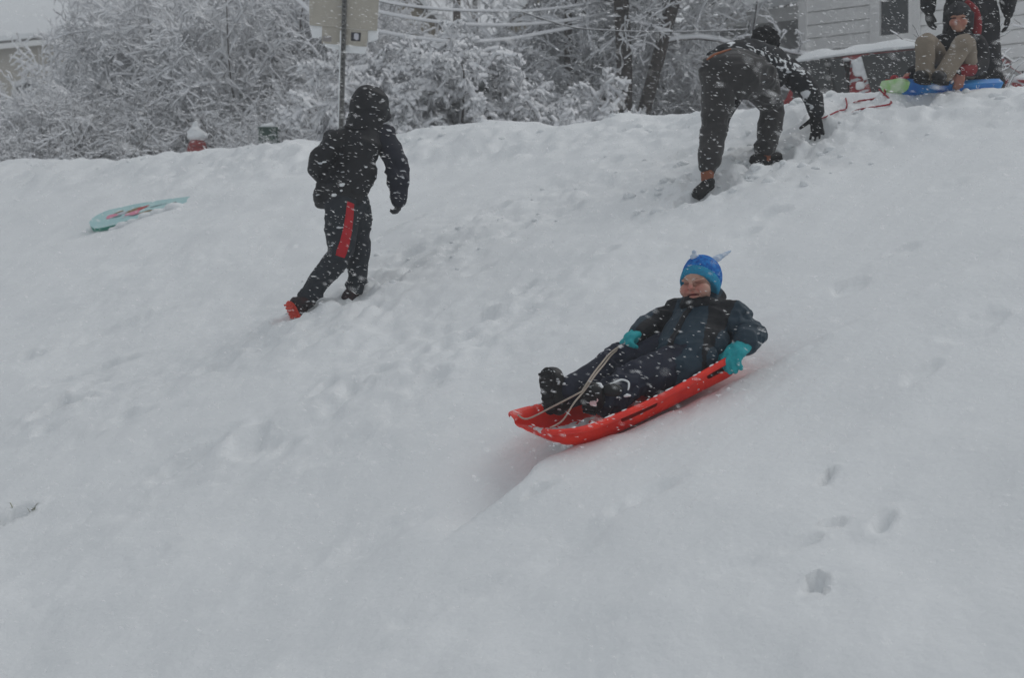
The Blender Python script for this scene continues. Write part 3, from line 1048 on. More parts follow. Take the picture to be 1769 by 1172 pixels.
crust('snow_crust', [(532, 38), (587, 43), (572, 54), (556, 62), (539, 64)], sd, sign)
crust('snow_crust', [(634, 46), (653, 49), (652, 66), (646, 68), (634, 72)], sd, sign)
crust('snow_crust', [(556, 71), (633, 76), (630, 91), (598, 89), (586, 84), (562, 80)], sd, sign)
obj('snow_strip', MB().tube([b + ax * .3 + Vector((-.028, .0, 0)), b + ax * (L * .62) + Vector((-.028, .0, 0))], [.008, .011], n=6), M['snow_soft'], sign)

# utility pole behind, and the snow-laden wires sagging in front of it
x, y, z = ground_at(788, 34)
M['pole_wood'] = mat('pole_wood', (0.075, 0.058, 0.045), 0.9, (0.11, 0.09, 0.075), 12, .5, 30)
pole = thing('utility_pole', 'dark wooden utility pole rising behind the sagging wires', 'pole', (x, y, z))
obj('shaft', MB().tube([(x, y, z), (x + .03, y, z + 9)], [.085, .065], n=12, caps='flat'), M['pole_wood'], pole)
obj('crossarm', MB().box((x + .03, y - .11, z + 8.5), (1.5, .09, .1)), M['pole_wood'], pole, smooth=False)
for s in (-.6, -.2, .2, .6):
    obj('insulator', MB().tube([(x + .03 + s, y - .11, z + 8.55), (x + .03 + s, y - .11, z + 8.7)], [.03, .02], n=8), M['sign_back'], pole)
M['wire'] = mat('wire', (0.03, 0.03, 0.03), 0.6)
wires = [([(430, -190), (560, -32), (655, 2), (760, 17), (860, 20), (925, 19), (1010, 8), (1080, -8)], .020, 'uppermost snow covered wire sagging right of the sign'),
         ([(380, -200), (540, -8), (655, 22), (760, 40), (850, 45), (930, 42), (1010, 32), (1080, 16)], .024, 'middle snow covered wire sagging right of the sign'),
         ([(360, -180), (540, 25), (655, 56), (740, 70), (800, 74), (880, 69), (940, 58), (1010, 44), (1080, 22)], .026, 'lowest and thickest snow covered wire sagging right of the sign'),
         ([(900, 20), (985, 46), (1060, 53), (1140, 55), (1220, 54), (1290, 51)], .0055, 'thin wire running across the dark tree trunks')]
for pts, r, lb in wires:
    pp = [P(px, py, 22.0 + (max(0, px - 800) / 280 * 2.9 if r > .015 else 0)) for px, py in pts]
    w = thing('wire', lb, 'wire', pp[0], None)
    obj('cable', MB().tube(pp, .007, n=5, smooth=6), M['wire'], w)
    obj('snow_load', MB().tube([p + Vector((0, 0, .006 + r * .55)) for p in pp], r, n=7, smooth=6, ax=(0, 1, 0), sq=.7), M['twig_snow'], w)

# fire hydrant with its cap of snow
x, y, z = ground_at(341, 24); z += .02
zt = CAMZ + (CY - 231) / FPX * 24
M['hyd_red'] = mat('hydrant_red', (0.25, 0.022, 0.022), 0.6, (0.30, 0.05, 0.045), 20, flecks=.3, fscale=18)
M['hyd_white'] = mat('hydrant_white', (0.55, 0.54, 0.52), 0.6)
hyd = thing('fire_hydrant', 'red fire hydrant with a tall cap of snow on the left crest', 'hydrant', (x, y, z))
s = (zt - z) / .74
prof = [(.16, 0), (.16, .05), (.115, .06), (.115, .42), (.15, .44), (.15, .48), (.125, .49), (.12, .56), (.10, .63), (.06, .68), (.03, .70), (.03, .74)]
obj('barrel', MB().lathe([(r * s, h * s) for r, h in prof[:8]], (x, y, z), n=20), M['hyd_red'], hyd)
obj('bonnet', MB().lathe([(r * s, h * s) for r, h in prof[7:]], (x, y, z), n=20), M['hyd_red'], hyd)
for dx, dy, nm in ((1, 0, 'nozzle'), (-1, 0, 'nozzle'), (0, -1, 'pumper_nozzle')):
    c = Vector((x, y, z + .36 * s)); dr = Vector((dx, dy, 0))
    rr = .06 if nm == 'nozzle' else .075
    nz_ = obj(nm, MB().tube([c + dr * .09 * s, c + dr * .17 * s], rr * s, n=12, caps='flat'), M['hyd_red'], hyd)
    obj('nozzle_cap', MB().tube([c + dr * .165 * s, c + dr * .20 * s], rr * s * 1.12, n=8, caps='flat'), M['hyd_white'], nz_)
cap = MB().ell((x, y, z + .70 * s), (.15, .15, .07)).ell((x - .02, y, z + .74 * s), (.115, .115, .11)).ell((x - .03, y + .01, z + .82 * s), (.055, .06, .09)).ell((x + .06, y - .03, z + .71 * s), (.10, .10, .06))
cap = blob(cap, .015, 4)
co, no = coords(cap); setco(cap, co + no * (0.012 * fbm(co[:, 0] * 14, co[:, 1] * 14, co[:, 2] * 14, 3, 3))[:, None])
obj('snow_cap', cap, M['snow_soft'], hyd)

# green utility box
x, y, z = ground_at(465, 23.2)
M['box_green'] = mat('utility_green', (0.028, 0.075, 0.055), 0.6, flecks=.5, fscale=18)
zt = CAMZ + (CY - 225) / FPX * 23.2
ub = thing('utility_box', 'small dark green utility box among the bushes behind the crest', 'utility box', (x, y, z))
h = zt - z
obj('cabinet', MB().box((x, y, z + h / 2), (.25, .25, h)), M['box_green'], ub, smooth=False)
obj('lid', MB().box((x, y, z + h + .012), (.28, .28, .03)), M['box_green'], ub, smooth=False)
obj('snow_cap', blob(MB().ell((x, y, z + h + .04), (.13, .13, .05)).ell((x + .03, y, z + h + .06), (.07, .08, .05)), .012, 3), M['snow_soft'], ub)


# ================================================================== RED CAR parked behind the ploughed bank
M['car_red'] = mat('car_red', (0.28, 0.02, 0.025), 0.35, (0.23, 0.02, 0.022), 5, spec=.5, crust=.0, flecks=.5, fscale=14)
M['car_plaster'] = mat('car_plastered_snow', (0.28, 0.02, 0.025), 0.5, flecks=1.9, fscale=9)
M['car_glass'] = mat('car_glass', (0.012, 0.015, 0.016), 0.2, (0.02, 0.022, 0.024), 4, flecks=.35, fscale=18, spec=.5)
M['rubber'] = mat('rubber', (0.02, 0.02, 0.02), 0.85)
M['steel'] = mat('steel', (0.35, 0.35, 0.36), 0.4, metal=.7)
M['lamp'] = mat('lamp_lens', (0.55, 0.53, 0.5), 0.2)
M['tail'] = mat('tail_lens', (0.35, 0.02, 0.02), 0.25)
cu = Vector((.81, -.587, 0)).normalized()
crot = frame2(cu.x, cu.y)
# rear lower corner of the near side, at the left end
cx, cy = (1328 - CX) / FPX * 20.75, 20.75
cz = CAMZ + (CY - 101) / FPX * 20.7 - 1.53
car = thing('red_car', 'red hatchback parked behind the snow bank, roof and pillars plastered with snow', 'car', (cx, cy, cz))
CO = Vector((cx, cy, cz))


def CT(mb):
    mb.v = [tuple(CO + crot @ Vector(v)) for v in mb.v]
    return mb


CL, CW, BELT, ROOF = 4.15, 1.70, 1.03, 1.50
# lower body: side profile swept across the width, rounded in plan
prof = [(.05, .32), (.0, .55), (.03, .80), (.10, 1.0), (.28, BELT), (3.05, BELT - .02), (3.5, .96), (3.95, .84), (4.12, .70), (4.15, .45), (4.05, .28), (3.0, .24), (1.0, .24)]
rows = []
for yy, ins in ((0.06, .10), (.0, .03), (0, 0), (CW, 0), (CW, .03), (CW - .06, .10)):
    rows.append([(CL / 2 + (px_ - CL / 2) * (1 - ins * .25), yy, .62 + (pz - .62) * (1 - ins)) for px_, pz in prof])
rows = [[(p[0], p[1] if 0 < i < 5 else p[1], p[2]) for p in r] for i, r in enumerate(rows)]
mb = MB()
n = len(prof)
for i in range(len(rows) - 1):
    mb.add(rows[i] + rows[i + 1], [(j, (j + 1) % n, (j + 1) % n + n, j + n) for j in range(n)])
mb.add(rows[0], [tuple(range(n))]); mb.add(rows[-1], [tuple(range(n - 1, -1, -1))])
obj('body', CT(mb), M['car_plaster'], car, smooth=False)
# greenhouse: roof, pillars and panes
side = {'rear': [(.34, BELT), (.44, ROOF - .03)], 'front': [(2.95, BELT), (2.35, ROOF - .03)]}


def pil(x0b, x1b, x0t, x1t, yy, th=.05, inset=.11):
    s = 1 if yy == 0 else -1
    vs = []
    for (xb, z_, off) in ((x0b, BELT - .02, 0), (x1b, BELT - .02, 0), (x1t, ROOF - .06, inset), (x0t, ROOF - .06, inset)):
        vs.append((xb, yy + s * off, z_))
    vs2 = [(a, y_ + s * th, z_) for a, y_, z_ in vs]
    return MB().add(vs + vs2, [(0, 1, 2, 3), (7, 6, 5, 4), (0, 4, 5, 1), (1, 5, 6, 2), (2, 6, 7, 3), (3, 7, 4, 0)])


for yy in (0, CW):
    for a in ((.22, .32, .36, .42), (1.06, 1.34, 1.02, 1.26), (2.12, 2.20, 2.06, 2.12), (2.90, 2.98, 2.32, 2.40)):
        obj('pillar', CT(pil(*a, yy)), M['car_plaster'], car, smooth=False)
    for a in ((.32, 1.06, .42, 1.02), (1.34, 2.12, 1.26, 2.06), (2.20, 2.90, 2.12, 2.32)):
        wd = obj('side_window', CT(pil(*a, yy + (.012 if yy == 0 else -.012), .02)), M['car_glass'], car, smooth=False)
        if a[0] == .32:
            obj('window_bar', CT(pil(.88, .91, .80, .83, yy + (.002 if yy == 0 else -.002), .02)), M['rubber'], wd, smooth=False)
for nm, xb, xt in (('windshield', 2.97, 2.38), ('rear_window', .22, .38)):
    s = 1 if xb > 1 else -1
    vs = [(xb, .06, BELT - .01), (xb, CW - .06, BELT - .01), (xt, CW - .17, ROOF - .05), (xt, .17, ROOF - .05)]
    obj(nm, CT(MB().add(vs + [(a - s * .02, b_, c_) for a, b_, c_ in vs], [(0, 1, 2, 3), (7, 6, 5, 4), (0, 4, 5, 1), (1, 5, 6, 2), (2, 6, 7, 3), (3, 7, 4, 0)])), M['car_glass'], car, smooth=False)
rt, rb = [], []
for i in range(13):
    x_ = .33 + 2.1 * i / 12
    ra, rbb = [], []
    for j in range(11):
        y_ = .09 + (CW - .18) * j / 10
        crown = .05 * (1 - (2 * j / 10 - 1) ** 2) + .03 * math.sin(math.pi * i / 12)
        ra.append((x_, y_, ROOF - .04 + crown)); rbb.append((x_, y_, ROOF - .085 + crown * .8))
    rt.append(ra); rb.append(rbb)


def closed(rt, rb):
    return MB().grid(rt).grid(rb).grid([rt[0], rb[0]]).grid([rt[-1], rb[-1]]).grid([[r[0] for r in rt], [r[0] for r in rb]]).grid([[r[-1] for r in rt], [r[-1] for r in rb]])


rf = obj('roof', CT(closed(rt, rb)), M['car_red'], car, smooth=True)


def snow_on(rows, th, j0=.03, ns=5.0, sd=0):
    top = []
    for i, r in enumerate(rows):
        rr = []
        for j, p in enumerate(r):
            e = min(i, len(rows) - 1 - i, j, len(r) - 1 - j)
            k = (.25, .8, 1, 1)[min(e, 3)]
            rr.append((p[0], p[1], p[2] + th * k + j0 * vnoise(np.array([p[0] * ns]), np.array([p[1] * ns]), None, sd)[0] * k))
        top.append(rr)
    return closed(top, [[(p[0], p[1], p[2] + .003) for p in r] for r in rows])


fine = [[(.30 + 2.16 * i / 30, .075 + (CW - .15) * j / 18, ROOF - .035 + .05 * (1 - (2 * j / 18 - 1) ** 2) + .03 * math.sin(math.pi * i / 30)) for j in range(19)] for i in range(31)]
obj('roof_snow', CT(snow_on(fine, .12, .03)), M['snow_soft'], rf)
hood = [[(3.0 + .98 * i / 16, .10 + (CW - .2) * j / 14, 1.02 - .06 * i / 16 - .10 * (i / 16) ** 2) for j in range(15)] for i in range(17)]
obj('hood_snow', CT(snow_on(hood, .13, .03, sd=4)), M['snow_soft'], car)
tail_ = [[(.10 + .25 * i / 6, .10 + (CW - .2) * j / 14, 1.0 + .04 * i / 6) for j in range(15)] for i in range(7)]
# door mirrors with snow, wipers, lamps, wheels
for yy, s in ((0, -1), (CW, 1)):
    mr_ = obj('mirror', CT(blob(MB().ell((2.72, yy + s * .13, 1.10), (.07, .12, .08)).tube([(2.74, yy - s * .02, 1.04), (2.74, yy + s * .08, 1.08)], .025, n=8), .012, 2) and MB().ell((2.72, yy + s * .13, 1.10), (.07, .12, .08)).tube([(2.74, yy - s * .02, 1.04), (2.74, yy + s * .08, 1.08)], .025, n=8)), M['car_red'], car)
    obj('snow_cap', CT(MB().ell((2.72, yy + s * .13, 1.18), (.07, .11, .05))), M['snow_soft'], mr_)
    obj('tail_lamp', CT(MB().box((.045, yy - s * .16, .86), (.07, .22, .24))), M['tail'], car, smooth=False)
    obj('headlight', CT(MB().box((4.02, yy - s * .25, .76), (.16, .32, .13))), M['lamp'], car, smooth=False)
    for wx in (.78, 3.32):
        yw = yy - s * .09
        ty = obj('wheel', CT(MB().tube([(wx, yw - .1, .30), (wx, yw + .1, .30)], .31, n=24, caps='flat')), M['rubber'], car, smooth=False)
        obj('rim', CT(MB().tube([(wx, yw + s * .10, .30), (wx, yw + s * .112, .30)], .19, n=16, caps='flat')), M['steel'], ty, smooth=False)
    obj('door_handle', CT(MB().box((2.05, yy + s * .012, .93), (.16, .03, .03))), M['car_red'], car, smooth=False)
for y_ in (.5, 1.1):
    obj('wiper', CT(MB().tube([(3.0, y_, 1.06), (2.80, y_ + .45, 1.24)], .012, n=6)), M['rubber'], car)
for z_, nm in ((.40, 'bumper'),):
    obj(nm, CT(MB().box((.0, CW / 2, z_), (.12, CW - .1, .2))), M['car_red'], car, smooth=False)
    obj(nm, CT(MB().box((4.14, CW / 2, z_), (.12, CW - .1, .2))), M['car_red'], car, smooth=False)
# snow blown into the pillar and gutter beside the rear quarter window: a scalloped lump that leaves a curl of red showing
lump = blob(MB().ell((1.19, .07, 1.40), (.15, .03, .06)).ell((1.15, .045, 1.30), (.09, .03, .08)).ell((1.25, .03, 1.22), (.05, .03, .06)).ell((1.20, .0, 1.10), (.06, .03, .05)).ell((1.45, .08, 1.44), (.2, .03, .035)).ell((.8, .09, 1.44), (.3, .03, .02)), .015, 2)
lump.transform(Matrix.Translation(CO) @ crot.to_4x4())
co, no = coords(lump); setco(lump, co + no * (0.015 * fbm(co[:, 0] * 12, co[:, 1] * 12, co[:, 2] * 12, 3, 2))[:, None])
obj('snow_patch', lump, M['snow_soft'], car)


# ================================================================== PEOPLE
def head_frame(f, u):
    f = Vector(f).normalized(); u = Vector(u); u = (u - f * f.dot(u)).normalized()
    r = f.cross(u).normalized()
    return Matrix((r, f, u)).transposed()       # columns: right, forward, up


def head_parts(mb, c, H, s=1.0, child=False):
    ck = 1.22 if child else 1.0
    """Skull, jaw, cheeks, nose, brow, lips and ears, in a frame of right / forward / up; chin about .1 below the centre."""
    c = Vector(c)
    def q(x, y, z):
        return c + H @ (Vector((x, y, z)) * s)
    def e(p, r):
        mb.ell(q(*p), tuple(k * s for k in r), H, 16, 12)
    e((0, -.008, .022), (.073, .090, .084))
    e((0, .020, -.040), (.056, .064, .058))
    for sx in (-1, 1):
        e((sx * .036, .055, -.030), (.031 * ck, .027 * ck, .028 * ck))
        if not child:
            e((sx * .076, -.005, -.012), (.010, .019, .026))
        mb.tube([q(sx * .010, .088, .012 if child else .020), q(sx * .032, .082, .017 if child else .024), q(sx * .052, .064, .016)], [.009 * s, .0095 * s, .007 * s], n=8)
    mb.tube([q(0, .083, .012), q(0, .096, -.008), q(0, .101, -.017)], [.008 * s, .010 * s, .0125 * s], n=10)
    e((-.011, .090, -.020), (.008, .009, .007)); e((.011, .090, -.020), (.008, .009, .007))
    mb.tube([q(-.024, .078, -.040), q(0, .087, -.043), q(.024, .078, -.040)], .006 * s, n=8)
    mb.tube([q(-.020, .076, -.056), q(0, .084, -.060), q(.020, .076, -.056)], .0065 * s, n=8)
    e((0, .058 if child else .068, -.074 if child else -.078), (.024, .020, .018))


def hand_parts(mb, wrist, d, pn, side, s=1.0, curl=(20, 30, 25), spread=7.0, thumb=(38, 18), fr=.0088, puff=1.0):
    """Palm, four fingers of three bones each and a thumb. d: towards the knuckles, pn: out of the palm, side: +1 if the thumb lies along d x pn."""
    wrist = Vector(wrist); d = Vector(d).normalized(); pn = Vector(pn); pn = (pn - d * d.dot(pn)).normalized()
    t = d.cross(pn).normalized() * side
    pl = .078 * s
    fr = fr * s * puff
    for k in range(4):                                    # palm: four overlapping rays
        w = (1.5 - k) * .0185 * s
        mb.tube([wrist + t * w * .7 + d * .0, wrist + t * w * 1.05 + d * pl * (1.0, 1.03, .98, .90)[k]], [.0135 * s * puff, .0125 * s * puff], n=8)
    for k, ln in enumerate((.92, 1.0, .94, .76)):
        w = (1.5 - k) * .0195 * s
        base = wrist + t * w + d * pl * (1.0, 1.03, .98, .90)[k]
        a = R((1.5 - k) * spread)
        fd = (d * math.cos(a) + t * math.sin(a)).normalized()
        p = base; pts = [base - fd * .02 * s]
        ang = 0
        pts.append(p)
        for seg, c in zip((.040, .026, .021), curl):
            ang += R(c)
            dd = fd * math.cos(ang) + pn * math.sin(ang)
            p = p + dd * seg * ln * s; pts.append(p)
        mb.tube(pts, [fr * 1.1, fr * 1.08, fr * 1.0, fr * .95, fr * .82], n=8)
    b = wrist + t * .024 * s + d * .022 * s
    a, c = R(thumb[0]), R(thumb[1])
    d1 = (d * math.cos(a) + t * math.sin(a) + pn * .25).normalized()
    p1 = b + d1 * .042 * s
    d2 = (d1 * math.cos(c) + (pn * .7 + d * .5).normalized() * math.sin(c)).normalized()
    p2 = p1 + d2 * .030 * s; p3 = p2 + d2 * .022 * s
    mb.tube([wrist + d * .008 * s + t * .008 * s, b, p1, p2, p3], [.014 * s, .0155 * s * puff, fr * 1.25, fr * 1.15, fr * .95], n=8)


def body_mesh(J, skull=1.0, k=1.0, voxel=.012, H=None, hands=True, bare=False, child=False):
    """One continuous bare body from the joints: head, neck, trunk, limbs, hands and feet (clothes go over it)."""
    mb = MB()
    head_parts(mb, J['head'], H, skull, child)
    up = H @ Vector((0, 0, 1)); fw = H @ Vector((0, 1, 0))
    mb.tube([J['neck'] - up * .02, J['head'] - up * .06 * skull - fw * .02], [.046 * k, .046 * k], n=12)
    fa = J['face']
    mb.tube([J['pelvis'], J['pelvis'].lerp(J['chest'], .5), J['chest'], J['neck']], [.105 * k, .10 * k, .115 * k, .06 * k], n=16, ax=fa, sq=.72, smooth=4)
    for s in 'LR':
        sh, el, wr = J['sh' + s], J['el' + s], J['wr' + s]
        mb.tube([J['chest'].lerp(J['neck'], .55), sh], [.055 * k, .045 * k], n=10)
        mb.tube([sh, sh.lerp(el, .5), el, el.lerp(wr, .4), wr], [.042 * k, .038 * k, .032 * k, .031 * k, .021 * k], n=10)
        if hands:
            hd = J['hd' + s]
            if bare:
                hand_parts(mb, wr, hd[0], hd[1], hd[2], hd[3] * .95, *hd[4:])
            else:                      # balled up inside the glove
                mb.tube([wr, wr + hd[0] * .045], [.019 * k, .017 * k], n=8)
        hp, kn, an, to = J['hp' + s], J['kn' + s], J['an' + s], J['to' + s]
        mb.tube([J['pelvis'], hp], [.085 * k, .07 * k], n=10)
        mb.tube([hp, hp.lerp(kn, .5), kn, kn.lerp(an, .35), an], [.070 * k, .058 * k, .044 * k, .046 * k, .030 * k], n=12)
        mb.tube([an, an.lerp(to, .35)], [.028 * k, .020 * k], n=10)
    return blob(mb, voxel, 3)


def skin_mat(name, base, flush):
    m, nt, b = newmat(name)
    b.inputs['Roughness'].default_value = 0.5
    b.inputs['Subsurface Weight'].default_value = 0.0
    at = N(nt, 'ShaderNodeAttribute', attribute_name='flush')
    c = mixc(nt, at.outputs['Fac'], base, flush)
    c = mixc(nt, noise_fac(nt, 60, .35, .65), c, tuple(x * .93 for x in base))
    b2 = mixc(nt, at.outputs['Fac'], c, flush)
    nt.links.new(b2, b.inputs['Base Color'])
    return m


def set_flush(me, spots):
    co, _ = coords(me)
    f = np.zeros(len(co))
    for p, r, a in spots:
        f = np.maximum(f, a * np.exp(-np.sum((co - np.array(p)) ** 2, 1) / r ** 2))
    at = me.attributes.new('flush', 'FLOAT', 'POINT')
    at.data.foreach_set('value', f.astype(np.float32))


M['skin'] = skin_mat('skin', (0.50, 0.30, 0.23), (0.50, 0.14, 0.11))
M['skin_warm'] = skin_mat('skin_warm', (0.42, 0.22, 0.15), (0.42, 0.15, 0.11))


def sleeve(mb, sh, el, wr, r, smooth=4):
    mb.tube([sh, sh.lerp(el, .5), el, el.lerp(wr, .5), wr], [r * 1.12, r * 1.08, r * 1.04, r * .98, r * .80], n=16, smooth=smooth)


def shoe(parent, an, heel, toe, up, w, mt, ms, name='boot', shaft=None, voxel=.007, h=.05):
    """A boot or shoe (> sole): upper shaped round the foot, tread plate under it."""
    an, heel, toe, up = Vector(an), Vector(heel), Vector(toe), Vector(up)
    ax = (toe - heel).normalized(); up = (up - ax * ax.dot(up)).normalized(); sd = ax.cross(up)
    L = (toe - heel).length
    mb = MB()
    mb.tube([heel + ax * w * .8 + up * h * .8, heel.lerp(toe, .5) + up * h * .72, toe - ax * w * .9 + up * h * .58], [w * .92, w * .95, w * 1.02], n=14, ax=up, sq=h * .8 / w, smooth=3)
    mb.tube([heel + ax * w * 1.0 + up * h * .9, an], [w * .95, w * .98], n=14)
    mb.tube([heel.lerp(toe, .45) + up * h * 1.0, an], [w * .75, w * .9], n=14)
    if shaft is not None:
        mb.tube([an, Vector(shaft)], [w * 1.0, w * 1.12], n=14)
    o = obj(name, wrinkle(blob(mb, voxel, 3), .003, 24, up, .4, 3), mt, parent)
    sb = MB()
    sb.tube([heel + ax * w * .95, heel.lerp(toe, .5), toe - ax * w * 1.0], [w * 1.02, w * .98, w * 1.10], n=16, ax=up, sq=.011 / w, smooth=3)
    # tread bars
    for i in range(7):
        p = heel.lerp(toe, .10 + .8 * i / 6) - up * .012
        sb.box(p, (w * 1.5, .012, .008), Matrix((sd, ax, up)).transposed())
    obj('sole', sb, ms, o, smooth=False)
    return o


M['black_boot'] = mat('black_boot', (0.012, 0.012, 0.013), 0.45, flecks=.8, fscale=40, bump=.2)
M['boot_sole'] = mat('boot_sole', (0.014, 0.014, 0.015), 0.8, flecks=.85, fscale=40)
M['navy_pants'] = mat('navy_snow_pants', (0.008, 0.011, 0.024), 0.7, (0.012, 0.016, 0.034), 12, .25, 90, flecks=.25, fscale=42)
M['teal_jacket'] = mat('dark_teal_jacket', (0.010, 0.028, 0.045), 0.62, (0.014, 0.036, 0.056), 9, .25, 90, flecks=.15, fscale=42)
M['black_panel'] = mat('black_jacket_panel', (0.007, 0.008, 0.011), 0.7, bump=.25, bscale=90, flecks=.3, fscale=42)
M['teal_glove'] = mat('teal_glove', (0.015, 0.36, 0.39), 0.6, (0.012, 0.29, 0.33), 25, .3, 120, flecks=.1, fscale=30)
M['knit_blue'] = mat('blue_knit', (0.004, 0.085, 0.38), 0.85, (0.010, 0.20, 0.58), 55, .6, 160, flecks=.55, fscale=85)
M['knit_teal'] = mat('teal_knit', (0.015, 0.27, 0.45), 0.85, (0.02, 0.20, 0.36), 60, .5, 160, flecks=.2, fscale=70)
M['tassel'] = mat('tassel', (0.40, 0.52, 0.66), 0.9, (0.70, 0.74, 0.8), 40)
M['sled_red'] = mat('red_plastic', (0.88, 0.034, 0.012), 0.42, (0.70, 0.020, 0.012), 9, .12, 60, flecks=.25, fscale=30, spec=.4)
M['rope'] = mat('rope', (0.55, 0.47, 0.40), 0.9, (0.42, 0.36, 0.30), 160, .8, 220)
M['dark'] = mat('dark_crease', (0.10, 0.035, 0.028), 0.7)
M['lash'] = mat('eyelash', (0.20, 0.09, 0.07), 0.7)
M['mouth'] = mat('mouth', (0.12, 0.02, 0.022), 0.5)
M['teeth'] = mat('teeth', (0.62, 0.58, 0.52), 0.35)
M['hair_brown'] = mat('brown_hair', (0.09, 0.055, 0.035), 0.6, (0.05, 0.03, 0.02), 120)

# ------------------------------------------------------------------ the red toboggan
A0 = on_hill(965, 762, .15)
B0 = on_hill(1250, 622, .15)
C0 = on_hill(880, 728, .15)
Fv = (A0 - B0).normalized()                            # direction of travel
Wv = (C0 - A0); Wv = (Wv - Fv * Fv.dot(Wv)).normalized()   # across, away from the camera
Nv = Wv.cross(Fv).normalized()
if Nv.z < 0:
    Nv = -Nv
SL, SWD, SH = 1.11, .44, .125
S0 = A0 + Wv * .0 + Fv * .03


def sled(s, w, n):
    """s: metres behind the nose, w: across from the near rim, n: above the rim plane."""
    return S0 - Fv * s + Wv * w + Nv * n


red_sled = thing('toboggan', 'bright red plastic toboggan sliding downhill under the child', 'sled', sled(.6, .22, -.13))


def half_w(s):
    r1, r2 = .17, .16
    if s < r1:
        return SWD / 2 * (0.66 + .34 * math.sqrt(max(0, 1 - ((r1 - s) / r1) ** 2)))
    if s > SL - r2:
        return SWD / 2 * (.58 + .42 * math.sqrt(max(0, 1 - ((s - SL + r2) / r2) ** 2)))
    return SWD / 2


def rim_z(s):
    return .012 * math.cos(s / SL * 6.283) + .045 * max(0, 1 - s / .22) ** 1.6 + .01 * max(0, (s - SL + .2) / .2) ** 2


def floor_z(s):
    z = -SH
    if s < .26:
        z += (SH - .012 + .02) * (1 - s / .26) ** 1.9
    if s > SL - .13:
        z += (SH - .014) * ((s - SL + .13) / .13) ** 1.6
    return z


srows = []
ST = [0, .012, .03, .055, .08, .11, .14, .17, .20, .23, .26, .30] + [.30 + i * .0283 for i in range(1, 29) if .30 + i * .0283 < 1.08] + [1.085, 1.097, 1.105, SL]
for s in ST:
    hw, rz, fz = half_w(s), rim_z(s), floor_z(s)
    fz = min(fz, rz - .012)
    fl = hw - .055 * min(1, (rz - fz) / SH)
    row = []
    prof_ = [(hw + .030, rz - .022), (hw + .031, rz - .006), (hw + .022, rz + .003), (hw + .008, rz + .002), (hw, rz - .008), (hw - .012, rz - .25 * (rz - fz)), (hw - .022, rz - .5 * (rz - fz)), (fl + .012, fz + .22 * (rz - fz)), (fl, fz + .06 * (rz - fz)), (fl - .03, fz), (fl - .045, fz + .004), (fl - .07, fz + .004), (fl - .085, fz)]
    mid = [(fl - .13, fz), (fl - .145, fz + .005), (fl - .165, fz + .005), (0.0, fz)]
    half = prof_ + mid
    pts = [(-a, z) for a, z in half] + [(a, z) for a, z in reversed(half[:-1])]
    row = [sled(s, SWD / 2 + a, z) for a, z in pts]
    srows.append(row)
hull = MB().grid(srows)
# hand-hold slots: cut quads out of the upper side walls
nc = len(srows[0])
slots = [(.36, .56), (.83, 1.0)]
keep_f = []
for fi, f in enumerate(hull.f):
    i, j = divmod(fi, nc - 1)
    sm = (ST[i] + ST[i + 1]) / 2
    side_col = j in (5,) or j in (nc - 2 - 5,)
    if side_col and any(a < sm < b for a, b in slots):
        continue
    keep_f.append(f)
hull.f = keep_f; hull.m = [0] * len(keep_f)
hme = evaluated(hull.mesh('hull'), [('SOLIDIFY', dict(thickness=.006, offset=0)), ('SUBSURF', dict(levels=1))])
hull_o = obj('hull', hme, M['sled_red'], red_sled)
# snow that has got into the nose
sn = MB()
g = random.Random(4)
for i in range(130):
    s = g.betavariate(2, 3) * .36 + .05; w = g.uniform(.06, .38)
    sn.ell(sled(s, w, floor_z(s) + .004), (g.uniform(.012, .034), g.uniform(.010, .028), g.uniform(.007, .018)), Matrix((Fv, Wv, Nv)).transposed() @ Matrix.Rotation(g.uniform(0, 3), 3, 'Z'), 8, 6)
obj('snow_inside', blob(sn, .006, 1), M['snow_soft'], red_sled)['kind'] = 'stuff'

rs_ = MB(); g = random.Random(21)
for i in range(46):
    s = g.uniform(.04, SL - .05); sd_ = g.choice((-1, 1, 1))
    a = half_w(s) + .012
    rs_.ell(sled(s, SWD / 2 - sd_ * a, rim_z(s) + .004), (g.uniform(.005, .020), g.uniform(.004, .009), g.uniform(.003, .006)), Matrix((Fv, Wv, Nv)).transposed(), 8, 6)
obj('snow_on_rim', blob(rs_, .0035, 1), M['snow_soft'], red_sled)['kind'] = 'stuff'

# ------------------------------------------------------------------ the child on it
child = thing('person', 'small child in blue knit hat and dark snowsuit riding the red toboggan, eyes shut', 'person', sled(.78, .22, -.12))
Hc = P(1208, 488, 8.06)
fdir = Vector((-.50, -.85, -.10)); updir = Vector((-.10, -.05, 1))
HC = head_frame(fdir, updir)
J = dict(head=Hc, neck=P(1215, 521, 8.12), chest=P(1212, 556, 8.08), pelvis=P(1182, 610, 7.95), face=Vector((-.55, -.75, .35)),
         shR=P(1166, 541, 8.20), elR=P(1124, 566, 8.14), wrR=P(1103, 578, 8.03),
         shL=P(1270, 548, 8.02), elL=P(1295, 580, 7.96), wrL=P(1288, 594, 7.84),
         hpR=P(1138, 608, 8.07), knR=P(1062, 634, 7.98), anR=P(985, 678, 7.86), toR=P(958, 690, 7.80),
         hpL=P(1166, 632, 7.88), knL=P(1094, 661, 7.79), anL=P(1046, 690, 7.72), toL=P(1025, 694, 7.68))
dL = (P(1262, 617, 7.78) - J['wrL']).normalized(); dR = (P(1080, 591, 7.97) - J['wrR']).normalized()
rimL = sled(.99, .0, 0); 
J['hdL'] = (dL, Vector((.25, .35, -.9)), -1, 1.12, (28, 45, 35), 5, (48, 15))
J['hdR'] = (dR, Vector((-.2, -.5, -.8)), -1, 1.02, (35, 60, 50), 4, (25, 45))
bm_ = body_mesh(J, 1.04, .78, .0042, HC, child=True)


